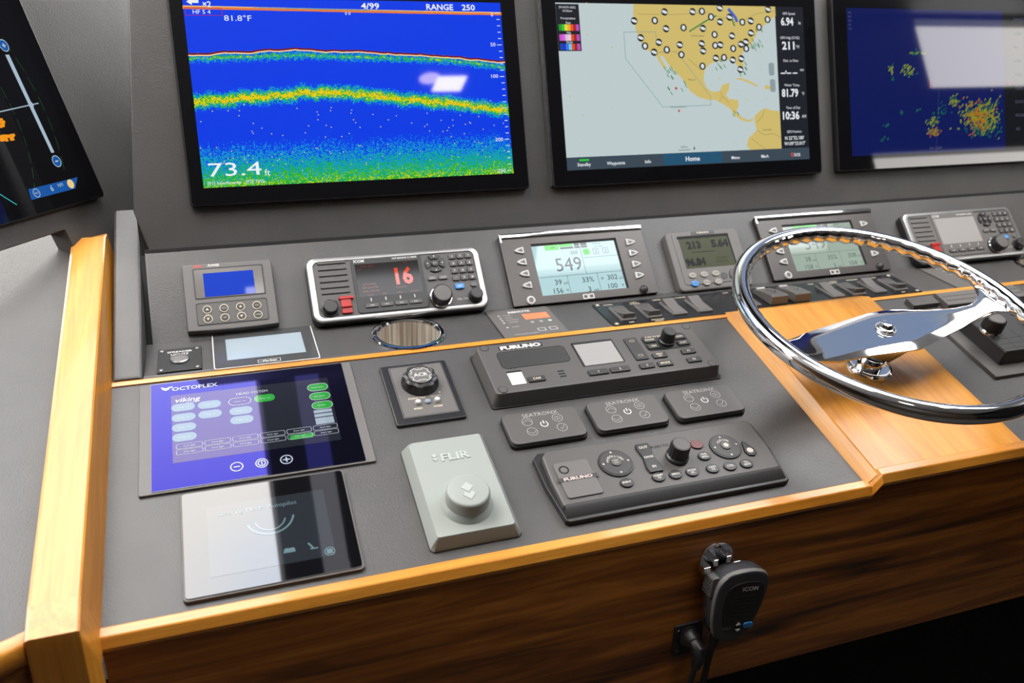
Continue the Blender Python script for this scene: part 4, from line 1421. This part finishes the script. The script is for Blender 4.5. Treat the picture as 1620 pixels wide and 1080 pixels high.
mk.rect(131.5, 138.5, -178.7, -177.3, z + .25)
mk.rect(186, 194, -178.8, -177.2, z + .25).rect(189.2, 190.8, -182, -174, z + .25)
mk.ring(162.5, -178, 3.4, 4.6, z + .25).rect(161.9, 163.1, -180.5, -175.5, z + .25)
part('printed_mark', mk, L(214, 222, 240), t)

# ------------------------------------------------------------------ dash: autopilot display
U, V = 161.5, -277
t = thing('autopilot_display', 'black glass steering display near the front edge reading autopilot', 'display', plane_matrix('dash', U, V))
part('housing', MB(U, V).rbox(161.5, -277, 177, 141, 0, 4.8, r=5, b=1.2), M['grey2'], t)
part('glass_front', MB(U, V).rbox(161.5, -277, 173, 137, 4.4, 6.0, r=4, b=.6), plain('black display glass front', (0.004, 0.004, 0.005, 1), .03, spec=.8), t)
z = 6.15
scr = part('screen', MB(U, V).rect(99.5, 223.5, -325, -233, z), lit('sleepy display', srgb(44, 50, 56), .9, .03, .8), t)
tx = MB(U, V)
tx.text('Steering Mode: Autopilot', 152, -245, 8, z + .2)
tx.ring(163, -262, 15, 16.6, z + .2, 20, 190, 350)
tx.ring(163, -258, 24, 26, z + .2, 24, 200, 350)
tx.text('A', 164, -290, 4, z + .2)
tx.disc(176, -308, 3.6, z + .2, 12, 2.6).disc(181, -308, 3, z + .2, 12, 2.4).rect(172, 184, -311.5, -309.5, z + .2)
tx.stroke([(198, -304), (202, -311)], 2, z + .2).rect(199, 207, -312.5, -311, z + .2)
tx.ring(218, -319, 4.6, 5.6, z + .2).rect(215, 221, -322, -316, z + .2)
part('screen_text', tx, lit('pale display text', srgb(120, 150, 158), .9, .03, .8), scr)

# ------------------------------------------------------------------ dash: searchlight control
U, V = 370.5, -93
t = thing('searchlight_control', 'square grey searchlight control with a ribbed black knob and three buttons', 'control', plane_matrix('dash', U, V))
part('base_plate', MB(U, V).rbox(370.5, -93, 90, 113, 0, 5, r=3, b=2), M['black'], t)
part('face_panel', MB(U, V).rbox(372.5, -90.5, 72, 98, 4.6, 5.8, r=2, b=.6), M['grey2'], t)
part('panel_line', MB(U, V).outline(rrect(372.5, -90.5, 70, 96, 2), .6, 5.95), M['dark'], t)
n = 48
prof = [(24.5, 5.5), (24.5, 10), (22.5, 15), (22.5, 18.5), (19, 20.5), (16.6, 19.5)]
kb = MB(U, V)
rings = []
for j, (r, zz) in enumerate(prof):
    rings.append([(371 + (r - (2.0 if (j in (2, 3, 4) and (i % 6) < 3) else 0)) * math.cos(2 * math.pi * i / n), -79 + (r - (2.0 if (j in (2, 3, 4) and (i % 6) < 3) else 0)) * math.sin(2 * math.pi * i / n), zz) for i in range(n)])
kb.rings(rings, True, True)
k = part('knob', kb, M['black'], t)
cp = part('knob_cap', MB(U, V).cyl(371, -79, 15.8, 19, 21.2, .8, 36), M['grey2'], k)
mk = MB(U, V).text('ACR', 371, -79, 9, 21.4, 'c', 1.0, .02)
for sx_, sy_ in ((1, 1), (1, -1), (-1, 1), (-1, -1)):
    mk.stroke([(371 + sx_ * 13, -79 + sy_ * 2), (371 + sx_ * 10, -79 + sy_ * 6), (371 + sx_ * 12, -79 + sy_ * 9), (371 + sx_ * 6, -79 + sy_ * 12.5), (371 + sx_ * 2.5, -79 + sy_ * 9.5), (371, -79 + sy_ * 11)], .8, 21.4)
part('maker_mark', mk, M['print'], cp)
for u in (360, 385):
    part('button', MB(U, V).lathe([(4.2, 5.5), (4.0, 9), (3, 10.2), (1, 10.6)], u, -115.5, 20), M['paper'], t)
part('button', MB(U, V).lathe([(4.0, 5.5), (3.8, 8), (2.6, 9)], 372.5, -115.5, 20), plain('grey blue button', (.25, .30, .34, 1), .3), t)
part('legend', MB(U, V).text('POINT PAD', 361, -106, 4.4, 5.95, 'c', 1.0, .03).text('ON/OFF', 385, -106, 4.0, 5.95).text('SPEED', 358, -125, 4.2, 5.95, 'c', 1, .03).text('HOME', 384, -125, 4.2, 5.95, 'c', 1, .03).disc(392, -100, 1.2, 5.95, 10), M['cream'], t)

# ------------------------------------------------------------------ dash: camera joystick under its cover
U, V = 373, -262
t = thing('camera_joystick_cover', 'pale grey-green thermal camera control with a raised round puck', 'control', plane_matrix('dash', U, V))
bo = [(321.5, -338), (325, -341.5), (421, -341.5), (425, -338), (425, -184), (421.5, -181), (334, -181), (321.5, -192)]
to = [(329, -334), (331, -336), (414, -336), (416.5, -334), (416.5, -196), (415, -194.5), (334, -194.5), (329, -199)]
mb = MB(U, V)
mb.rings([[(x, y, 0) for x, y in bo], [(x, y, 3) for x, y in bo], [(x, y, 16.5) for x, y in offset_poly(to, -1.0)], [(x, y, 18) for x, y in to]])
part('cover', mb, M['mint'], t)
part('base_line', MB(U, V).prism(offset_poly(bo, -.8), 0, .8), M['dark'], t)
prof = [(30, 17.5), (29.5, 19), (27, 23), (24.8, 25), (24.5, 38), (23.5, 40.5), (21.5, 42), (2, 42.4)]
pk = part('puck', MB(U, V).lathe(prof, 372, -297.5, 48), M['mint'], t)


def diamond_mark(cx, cy, s_, z0, z1):
    mb = MB(U, V)
    mb.prism([(cx, cy - 1.0 * s_), (cx + 4.6 * s_, cy + 3.6 * s_), (cx + .2 * s_, cy + 8 * s_), (cx - 4.6 * s_, cy + 3.4 * s_), (cx - 2.2 * s_, cy + 1.2 * s_)], z0, z1)
    mb.prism([(cx, cy - 8 * s_), (cx + 4.8 * s_, cy - 3.2 * s_), (cx + 2.4 * s_, cy - .6 * s_), (cx, cy - 2.8 * s_), (cx - 2.4 * s_, cy - .6 * s_), (cx - 4.8 * s_, cy - 3.2 * s_)], z0, z1)
    return mb


part('emblem', diamond_mark(371, -300, 1.55, 41.8, 42.9), M['mint_bright'], pk)
lg = diamond_mark(354, -223, .75, 17.5, 18.95)
part('emblem', lg, M['mint_bright'], t)
fl = MB(U, V)
vs_, fs_, gx0, gx1 = glyph_mesh('FLIR', .03)
w_ = 35.0
sc_ = 15.5
k_ = w_ / ((gx1 - gx0) * sc_)
for zz in (18.95,):
    fl.add([(361 + (vx - gx0) * sc_ * k_, -230 + vy * sc_, zz) for vx, vy, vz in vs_], fs_)
# walls of the raised letters
edge_count = {}
for f_ in fs_:
    for a, b in zip(f_, f_[1:] + f_[:1]):
        edge_count.setdefault((min(a, b), max(a, b)), []).append((a, b))
for kk, ee in edge_count.items():
    if len(ee) == 1:
        a, b = ee[0]
        pa, pb = vs_[a], vs_[b]
        qa = (361 + (pa[0] - gx0) * sc_ * k_, -230 + pa[1] * sc_)
        qb = (361 + (pb[0] - gx0) * sc_ * k_, -230 + pb[1] * sc_)
        fl.add([(qa[0], qa[1], 17.8), (qb[0], qb[1], 17.8), (qb[0], qb[1], 18.95), (qa[0], qa[1], 18.95)], [(0, 1, 2, 3)])
part('raised_lettering', fl, M['mint_bright'], t, smooth=0)

# ------------------------------------------------------------------ dash: radar control head (upper)
U, V = 622, -86
t = thing('radar_control_head', 'grey radar control head with a small white screen beside the wheel bed', 'control', plane_matrix('dash', U, V))
part('housing', MB(U, V).rbox(622, -86.5, 338, 106, 0, 22, r=9, b=2.5, draft=4.0), M['grey'], t)
part('gasket', MB(U, V).rbox(622, -86.5, 341, 109, 0, 2, r=5), M['rubber'], t)
z = 22
for u, v in ((468, -43), (778, -46), (776, -130), (468, -128)):
    s_ = part('screw_cap', MB(U, V).cyl(u, v, 5.6, z - .5, z + .5, .3, 24), M['grey'], t)
    part('cap_groove', MB(U, V).ring(u, v, 5.6, 6.4, z + .08), M['dark'], s_)
part('maker_plate', MB(U, V).rbox(519, -47.5, 63, 8.5, z - .2, z + .3, r=1), M['black'], t)
part('maker_mark', MB(U, V).text('FURUNO', 519, -47.5, 9.4, z + .45, 'c', bold=.06, fit=59), M['print'], t)
part('dark_window', MB(U, V).rbox(529.5, -72.5, 97, 33, z - .2, z + .3, r=6), M['key'], t)
part('window_rim', MB(U, V).outline(rrect(529.5, -72.5, 99, 35, 7), .9, z + .2), M['dark'], t)
part('screen_bezel', MB(U, V).frame(rrect(622, -79, 63, 51, 1.5), rrect(622.5, -80.5, 58, 46, 1), z - 1, z + .6, .3), M['black'], t)
part('screen', MB(U, V).rect(593.5, 651.5, -103.5, -57.5, z + .2), M['lcd_white'], t)
lg = MB(U, V)
for nm, u, v, w, h_ in (('1', 606, -119.5, 29, 10), ('2', 638, -119.5, 29, 10), ('3', 679, -119.5, 22, 10), ('MODE', 707, -119.5, 23, 10), ('MENU\nESC', 707, -102, 22, 10), ('F1', 753, -101, 22, 9.5), ('F2', 752.5, -119.5, 22, 9.5), ('CAM', 518, -117.5, 24, 9.5)):
    key_part('key', t, U, V, u, v, w, h_, z - .2, z + 2.6, M['key'], 1.6)
    ls = nm.split('\n')
    for i, s_ in enumerate(ls):
        lg.text(s_, u, v + (0 if len(ls) == 1 else 2 - 4 * i), 5.2 if len(ls) == 1 else 3.8, z + 2.8, 'c', 1, .03)
rk = part('rocker_key', MB(U, V).rbox(679.5, -82, 20, 48, z - .2, z + 2.2, r=2, b=.8), M['key'], t)
lg.outline(rrect(680, -66, 7, 4, .5), .5, z + 2.35).outline(rrect(679, -98, 7, 4, .5), .5, z + 2.35)
part('knob_pad', MB(U, V).rbox(731, -74, 70, 32, z - .2, z + .6, r=6), M['black'], t)
for nm, u, v in (('RANGE', 707, -68), ('VRM', 707, -82), ('GAIN', 754.5, -68), ('SHIFT', 754.5, -82)):
    key_part('key', t, U, V, u, v, 18, 9.5, z + .4, z + 2.6, M['key'], 1.6)
    lg.text(nm, u, v, 4.4, z + 2.8, 'c', 1, .03)
lg.text('PUSH TO ENTER', 720, -60.5, 4.4, z + .8, 'c', 1, .03)
knob(t, U, V, 731, -75, 10.5, z + .4, z + 21, M['black'], M['key'], 32, .8, 'knob', 1.12)
part('legend', lg, M['cream'], t)
cd = part('card_door', MB(U, V).rbox(492.5, -111, 20.5, 24, z - .2, z + .8, r=1), M['paper'], t)
part('door_slot', MB(U, V).rbox(493, -97, 20, 2.2, z - .1, z + .9), M['dark'], cd)
part('door_slot', MB(U, V).ring(493.5, -93.5, 3.6, 4.6, z + .2, 10, 20, 160), M['dark'], cd)
for v in (-107, -112.3, -117.6):
    part('speaker_slot', MB(U, V).rbox(556, v, 9.5, 2.4, z - .1, z + .15, r=.8), M['dark'], t)

# ------------------------------------------------------------------ dash: three monitor keypads
def keypad(U, V, label):
    t = thing('monitor_keypad', label, 'keypad', plane_matrix('dash', U, V), 'monitor keypads in a row on the dash')
    part('base', MB(U, V).rbox(U, V, 103, 55, 0, 5.5, r=8, seg=6), M['rubber'], t)
    part('face', MB(U, V).rbox(U, V, 101, 53, 5, 10, r=9, b=1.6, seg=6), M['grey'], t)
    lg = MB(U, V)
    dx, dy = U - 505.5, V + 188
    f = lambda u, v: (u + dx, v + dy)
    z = 10.15
    lg.text('SEATRONX', *f(506, -168.5), 8.2, z, 'c', 1.15, 0)
    for u, v in ((485, -179.5), (486, -197), (526, -179.5), (526, -197)):
        x, y = f(u, v)
        lg.ring(x, y, 6.3, 7.0, z, 30)
    x, y = f(485, -179.5)
    lg.stroke([(x - 5.6, y - 1), (x, y + 3.6), (x + 5.6, y - 1)], .6, z)
    x, y = f(486, -197)
    lg.stroke([(x - 5.6, y + 1), (x, y - 3.6), (x + 5.6, y + 1)], .6, z)
    x, y = f(526, -197)
    lg.stroke([(x - 2.5, y - .5), (x - .5, y - 3), (x + 4, y + 4)], .6, z)
    x, y = f(526, -179.5)
    lg.outline(rrect(x, y, 7, 5.4, .6), .5, z).rect(x - .3, x + .3, y - 2.7, y + 2.7, z)
    part('legend', lg, M['printdim'], t)
    x, y = f(505.5, -187)
    part('power_mark', MB(U, V).ring(x, y, 4.0, 5.3, z + .05, 24, 125, 415).rect(x - .7, x + .7, y + .5, y + 6.2, z + .05), M['print'], t)
    return t


keypad(505.5, -188, 'black monitor keypad nearest the pale grey-green camera control')
keypad(622, -187.5, 'black monitor keypad in the middle of the row of three')
keypad(737, -187.5, 'black monitor keypad nearest the wooden wheel bed')

# ------------------------------------------------------------------ dash: chart remote control (lower)
U, V = 624, -285
t = thing('chart_remote_control', 'wide black remote control with two round pads near the front lip', 'control', plane_matrix('dash', U, V))
ol = [(478, -337), (482, -340), (770, -340), (776, -337), (781, -285), (780, -240), (774, -232), (480, -232), (472, -240), (472, -285)]
part('housing', MB(U, V).prism(ol, 0, 8, 2.5), M['black'], t)
tp = [(480, -321), (482, -323), (766, -323), (769, -321), (773, -285), (772, -246), (767, -238), (488, -238), (481, -246), (479, -285)]
mb = MB(U, V)
mb.rings([[(x, y, 6) for x, y in tp], [(x, y, 14.5) for x, y in tp], [(x, y, 15.6) for x, y in offset_poly(tp, 1.2)], [(x, y, 16) for x, y in offset_poly(tp, 2.4)]])
part('top_case', mb, M['grey'], t)
fg = MB(U, V)
fg.rings([[(481, -321.5, 15.4), (768, -321.5, 15.4), (768, -321.5, 4), (481, -321.5, 4)], [(481, -326, 14.6), (769, -326, 14.6), (769, -326, 3), (481, -326, 3)],
          [(479.5, -335, 9.0), (771.5, -335, 9.0), (771.5, -335, 2), (479.5, -335, 2)], [(480, -339.5, 3.0), (771, -339.5, 3.0), (771, -339.5, 1), (480, -339.5, 1)]])
part('front_grip', fg, M['satin'], t)
z = 16
dr = part('card_door', MB(U, V).rbox(510, -288, 45, 55, z - .5, z + 2.2, r=4, b=1.4), M['grey2'], t)
part('door_lock', MB(U, V).lathe([(6.5, z + 2.1), (6.2, z + 2.6), (4.4, z + 2.4), (4, z + 1.2)], 498, -273, 22), M['dark'], dr)
part('maker_plate', MB(U, V).rbox(510.5, -288, 50, 5.8, z + 2, z + 2.5, r=.5), M['key'], dr)
part('maker_mark', MB(U, V).text('FURUNO', 510.5, -288, 6.2, z + 2.65, 'c', 1.45, .04), plain('rose grey print', (.55, .45, .42, 1), .4), dr)
lg = MB(U, V)


def round_pad(cx, cy, r, word):
    p_ = part('round_pad', MB(U, V).cyl(cx, cy, r, z - .4, z + 2.4, 1.0, 40), M['black'], t)
    part('pad_face', MB(U, V).cyl(cx, cy, r - 2.2, z + 2.2, z + 3.0, .5, 40), M['key'], p_)
    part('pad_centre', MB(U, V).cyl(cx, cy, 6.6, z + 2.8, z + 4.6, .7, 26), M['grey'], p_)
    for a0 in (90, 0, 180, 270):
        a = math.radians(a0)
        x, y = cx + (r - 5) * math.cos(a), cy + (r - 5) * math.sin(a)
        c, s_ = math.cos(a), math.sin(a)
        lg.poly([(x + c * 1.8, y + s_ * 1.8), (x - c * 1.2 - s_ * 1.8, y - s_ * 1.2 + c * 1.8), (x - c * 1.2 + s_ * 1.8, y - s_ * 1.2 - c * 1.8)], z + 3.15)
    for i, ch in enumerate(word):
        a = math.radians(90 + (len(word) - 1) * 9 - i * 18)
        lg.text(ch, cx + 10.2 * math.cos(a), cy + 10.2 * math.sin(a), 4.4, z + 3.15, 'c', 1, .03)


round_pad(564.5, -275, 21.5, 'SCROLLING')
round_pad(715, -278, 20.5, 'CURSOR')
lg.text('DISP', 564.5, -273.5, 3.4, z + 4.75).text('CHL', 564.5, -277, 3.0, z + 4.75)
lg.disc(715, -278, 3.4, z + 4.75, 16)
rk = [(601, -252), (618, -252), (619, -258), (615.5, -274), (619, -292), (617, -299), (600, -299), (598, -292), (601, -274), (599, -258)][::-1]
part('rocker_key', MB(U, V).prism(rk, z - .4, z + 3, 1.2), M['black'], t)
lg.text('OUT', 608.5, -259, 5.4, z + 3.2, 'c', 1, .03).text('RANGE', 608.5, -275, 4.4, z + 3.2, 'c', .85, .03).text('IN', 608.5, -291, 5.2, z + 3.2, 'c', 1, .03)
knob(t, U, V, 645, -281, 12.8, z, z + 24, M['black'], M['grey'], 32, 1.0, 'knob', 1.12)
oval = lambda cx, cy, a_, b_: [(cx + a_ * math.cos(2 * math.pi * q / 20), cy + b_ * math.sin(2 * math.pi * q / 20)) for q in range(20)]
for nm, u, v in (('PWR\nBRILL', 680, -287), ('EVENT', 565, -307), ('CHART\nTX', 607, -307), ('MENU', 629.5, -307.5), ('MODE\nSEL', 652, -308), ('GAIN\nTX', 680, -308.5), ('CTRL', 704, -309.5), ('TLL\nMOB', 727, -310)):
    part('oval_key', MB(U, V).prism(oval(u, v, 8.6, 7.0), z - .4, z + 2.6, 1.0), M['black'], t)
    ls = nm.split('\n')
    for i, s_ in enumerate(ls):
        lg.text(s_, u, v + (0 if len(ls) == 1 else 1.9 - 3.8 * i), 3.9, z + 2.75, 'c', 1, .035)
rk_ = part('oval_key', MB(U, V).prism(oval(680, -267, 8.6, 7.4), z - .4, z + 2.6, 1.0), plain('maroon key', (.11, .028, .028, 1), .4), t)
part('drop_key', MB(U, V).prism([(739.5, -276), (741.5, -273.5), (744, -276.5), (750.5, -289), (750, -296), (745, -300), (738, -298), (735.5, -292)][::-1], z - .4, z + 2.6, 1.0), M['black'], t)
lg.disc(743, -291, 4.2, z + 2.75, 14)
part('legend', lg, plain('warm pale legend', (.52, .50, .44, 1), .5), t)
part('ink_legend', MB(U, V).text('PUSH TO ENTER', 642, -259, 5.6, z + .15, 'c', 1.1, .02), M['dark'], t)

# ------------------------------------------------------------------ right of the wheel bed: trackpad control and slim unit
U, V = 1290, -130
t = thing('joystick_control', 'black keypad control with a knob on a square plate right of the wheel', 'control', plane_matrix('dash', U, V))
part('base_plate', MB(U, V).rbox(1300, -140, 164, 166, 0, 6, r=3, b=1.6), M['grey'], t)
part('pad_body', MB(U, V).rbox(1310, -143, 134, 116, 5.5, 29, r=4, b=2, draft=3), M['black'], t)
part('pad_face', MB(U, V).rbox(1310, -143, 126, 108, 28.5, 30, r=3, b=.6), M['key'], t)
gl = MB(U, V)
for v in (-169, -181, -191):
    gl.rect(1249, 1371, v - .35, v + .35, 30.15)
for u in (1272, 1298, 1324, 1350):
    gl.rect(u - .35, u + .35, -196, -140, 30.15)
part('key_gap', gl, M['dark'], t)
part('knob_collar', MB(U, V).lathe([(15, 29), (15, 32), (12, 36)], 1258, -149, 28), M['chrome'], t)
knob(t, U, V, 1258, -149, 16, 36, 56, M['black'], M['grey2'], 36, .4, 'joystick_knob', 1.0)

U, V = 1275, -34
t = thing('slim_control_unit', 'slim dark control unit under the trim strip right of the wheel', 'control', plane_matrix('dash', U, V))
part('housing', MB(U, V).prism([(1208, -44), (1262, -44), (1262, -24), (1208, -24)], 0, 9, 1.5), M['grey'], t)
part('side_housing', MB(U, V).prism([(1268, -56), (1440, -56), (1440, -22), (1268, -22)], 0, 12, 2.0), M['grey2'], t)
part('housing_groove', MB(U, V).rect(1272, 1436, -46, -44.6, 12.15).rect(1272, 1436, -35, -34, 12.15), M['dark'], t)

# ------------------------------------------------------------------ steering wheel
wheel = thing('steering_wheel', 'polished chrome steering wheel with a broad flat double spoke', 'steering wheel', Matrix.Translation(plane_matrix('dash', 1011.4, -171, 10).translation) @ Matrix.Rotation(math.radians(18.3), 4, 'X') @ Matrix.Rotation(math.radians(-.57), 4, 'Y'))
RW, RT = 207.4, 12.0
mb = MB()
nseg, nt_ = 280, 18
rings = []
for i in range(nseg):
    th = 2 * math.pi * i / nseg
    sc = 1.6 * math.cos(th * 56)
    ring = []
    for k in range(nt_):
        ph = 2 * math.pi * k / nt_
        rr = RT
        inner = max(0.0, math.cos(ph - math.radians(215)))
        rr = RT + sc * inner ** 1.5
        d_ = rr * math.cos(ph)
        ring.append(((RW + d_) * math.cos(th), (RW + d_) * math.sin(th), 102 + rr * 1.02 * math.sin(ph)))
    rings.append(ring)
rings.append(rings[0])
mb.rings(rings, False, False)
part('rim', mb, M['chrome'], wheel, smooth=60)
# flat spoke plate
top_e = [(-200, -22), (-186, -24), (-155, -9), (-125, 5), (-60, 24), (0, 36), (30, 38), (60, 36), (100, 26), (135, 13), (158, 9), (172, 14), (184, 26), (196, 52)]
low_e = [(-190, -70), (-176, -63), (-150, -60), (-115, -57), (-50, -50), (0, -51), (28, -51), (58, -41), (100, -29), (135, -23.5), (158, -21), (172, -20), (186, -22), (204, -32)]
zt = lambda x: 76 + 24 * (max(min(abs(x), 190) - 85, 0) / 105.0) ** 1.3
ringsT = []
sp = MB()
sec_n = 9
for (a, b) in zip(top_e, low_e):
    ring = []
    for j in range(sec_n):
        s_ = j / (sec_n - 1)
        x, y = a[0] + (b[0] - a[0]) * s_, a[1] + (b[1] - a[1]) * s_
        edge = min(s_, 1 - s_)
        drop = 2.2 if edge < .01 else (0.35 if edge < .13 else 0.0)
        ring.append((x, y, zt(x) - drop))
    c_ = ((a[0] + b[0]) / 2, (a[1] + b[1]) / 2)
    for s_, dz in ((1.0, 6.5), (.8, 8.5), (.2, 8.5), (0.0, 6.5)):
        x, y = a[0] + (b[0] - a[0]) * s_, a[1] + (b[1] - a[1]) * s_
        x, y = c_[0] + (x - c_[0]) * .96, c_[1] + (y - c_[1]) * .96
        ring.append((x, y, zt(x) - dz))
    ringsT.append(ring[::-1])
sp.rings(ringsT)
part('spoke_plate', sp, M['chrome'], wheel, smooth=35)
part('hub_nut', MB().lathe([(14.5, 75), (14.5, 77.5), (13, 79.5), (9.5, 81)], 1, -4, 36), M['chrome'], wheel)
part('hub_bolt', MB().prism([(1 + 8.2 * math.cos(math.radians(a)), -4 + 8.2 * math.sin(math.radians(a))) for a in range(0, 360, 60)], 80, 87, 2.5), M['chrome'], wheel)
part('hub_cone', MB().lathe([(21, 24), (25, 34), (35, 52), (42, 66), (42, 68)], 0, -5, 44), M['chrome'], wheel)
part('shaft', MB().lathe([(18, 8), (18, 30)], 0, -5, 36), M['chrome'], wheel)
part('base_flange', MB().lathe([(33.5, 6), (34, 9), (33, 11.5), (30, 12.5), (27, 11), (20, 10.5)], 0, -5, 48), M['chrome'], wheel)

# ------------------------------------------------------------------ hand microphone, its clip and its socket
FM = Matrix.Translation((0.678, YF * .001, Z0 - .219)) @ Matrix.Rotation(math.radians(90), 4, 'X') @ Matrix.Rotation(math.radians(-7), 4, 'Z') @ Matrix.Scale(.93, 4)
clip = thing('microphone_clip', 'small chromed clip screwed to the teak front', 'clip', Matrix.Translation((0.661, YF * .001, Z0 - .165)) @ Matrix.Rotation(math.radians(90), 4, 'X'))
mb = MB()
arc = [(22 * math.cos(math.radians(a)), 20 * math.sin(math.radians(a)) - 6) for a in range(-30, 215, 15)]
mb.prism(arc, 0, 2.4, .5)
part('back_plate', mb, M['chrome'], clip)
for a, b, w in ((-20, -12, 9), (20, -12, 9), (-9, -4, 6), (8, -2, 6)):
    part('prong', MB().prism([(a - w / 2, b - 5), (a + w / 2, b - 5), (a + w / 2, b + 4), (a - w / 2, b + 4)], 2, 15, 1), M['chrome'], clip)
part('clip_screw', MB().lathe([(4, 2), (3.6, 4.5), (1, 5.4)], 0, 8, 16), M['chrome'], clip)

mic = thing('hand_microphone', 'black hand microphone hanging from a clip on the teak front', 'microphone', FM)
out2 = [(-28, -47), (-18, -54), (-2, -57), (12, -54), (24, -40), (33, -12), (37, 18), (36, 36), (28, 45), (10, 49), (-14, 48), (-30, 42), (-38, 30), (-40, 8), (-37, -20), (-33, -36)]
sm_ = []
for i in range(len(out2)):
    a, b = out2[i], out2[(i + 1) % len(out2)]
    sm_ += [(a[0] * .75 + b[0] * .25, a[1] * .75 + b[1] * .25), (a[0] * .25 + b[0] * .75, a[1] * .25 + b[1] * .75)]
if sum(sm_[i][0] * sm_[(i + 1) % len(sm_)][1] - sm_[(i + 1) % len(sm_)][0] * sm_[i][1] for i in range(len(sm_))) < 0:
    sm_ = sm_[::-1]
mb = MB()
mb.rings([[(x * .86, y * .9, 8) for x, y in sm_], [(x * .97, y * .98, 12) for x, y in sm_], [(x, y, 20) for x, y in sm_], [(x, y, 33) for x, y in sm_], [(x * .97, y * .975, 37) for x, y in sm_], [(x * .90, y * .92, 38.5) for x, y in sm_]])
part('body', mb, plain('glossy black shell', (.042, .042, .046, 1), .26), mic)
part('rim_trim', MB().rings([[(x * k, y * k, z) for x, y in sm_] for k, z in ((1.0, 31), (1.012, 32), (1.012, 33.5), (.985, 36.2))], False, False), M['grey2'], mic)
gp = [(x * .74 + 3, y * .72 - 1) for x, y in sm_]
part('front_panel', MB().prism(gp, 38, 39.4, .5), M['black'], mic)
for k in range(7):
    part('speaker_slot', MB().rbox(3, 12 - k * 5.4, 38 - abs(k - 2) * 1.5, 1.6, 39.3, 39.7, r=.6), M['dark'], mic)
part('talk_key', MB().rbox(-38, 22, 12, 30, 12, 30, r=4, b=2), M['grey'], mic)
for k in range(6):
    part('key_ridge', MB().rbox(-43.6, 11 + k * 4.4, 2.4, 2.0, 14, 28, r=.5), M['key'], mic)
part('maker_mark', MB().text('ICOM', 8, 24, 8.5, 39.6, 'c', 1.1, .02), M['print'], mic)
part('channel_key', MB().rbox(17, -31, 14, 8, 39, 41, r=3, b=.6), M['blue'], mic)
part('up_key', MB().prism([(-1, -29.5), (6, -29.5), (2.5, -26)], 39, 40.4), M['print'], mic)
part('down_key', MB().prism([(-1, -36), (2.5, -39.5), (6, -36)], 39, 40.4), M['print'], mic)
part('key_legend', MB().text('HI/LO', -14, -33, 5, 39.6), M['printdim'], mic)
part('strain_relief', MB().tube([(-14, -50, 22), (-15, -60, 22), (-16, -72, 22)], [7.5, 6.5, 5], 14), M['rubber'], mic)
cb = [(-16, -66, 22), (-17, -90, 22), (-16, -115, 21), (-15, -160, 20), (-14, -230, 20), (-12, -330, 20)]
part('cord', MB().tube(cb, 4.3, 12), M['rubber'], mic)

sk = thing('cord_socket', 'black round socket with a plugged curled cord beside the hand microphone', 'socket', Matrix.Translation((0.632, YF * .001, Z0 - .281)) @ Matrix.Rotation(math.radians(90), 4, 'X'))
part('mount_plate', MB().rbox(0, 0, 40, 44, 0, 3, r=4, b=.8), M['satin'], sk)
part('collar', MB().lathe([(15, 2), (15, 9), (12.5, 12), (11, 18), (9, 20)], 0, 4, 30), M['black'], sk)
part('plug', MB().tube([(0, 4, 18), (0, 1, 27), (-2, -8, 31), (-4, -20, 30)], [9.5, 9.5, 8, 5.5], 16), M['black'], sk)
path = [(-4, -18, 30), (-7, -34, 29), (-10, -52, 28), (-13, -68, 28)]
for i in range(1, 46):
    a = math.radians(150 + i * 24)
    path.append((-2 + 13 * math.cos(a), -70 - i * 1.35 + 13 * math.sin(a), 28 + 5 * math.sin(a * .5)))
part('cord', MB().tube(path, 3.2, 8), M['rubber'], sk)
for i, (u, v) in enumerate(((-14, -14), (-14, 14))):
    part('screw', MB().lathe([(2.4, 2.8), (2, 4), (.8, 4.4)], u, v, 12), M['darksteel'], sk)
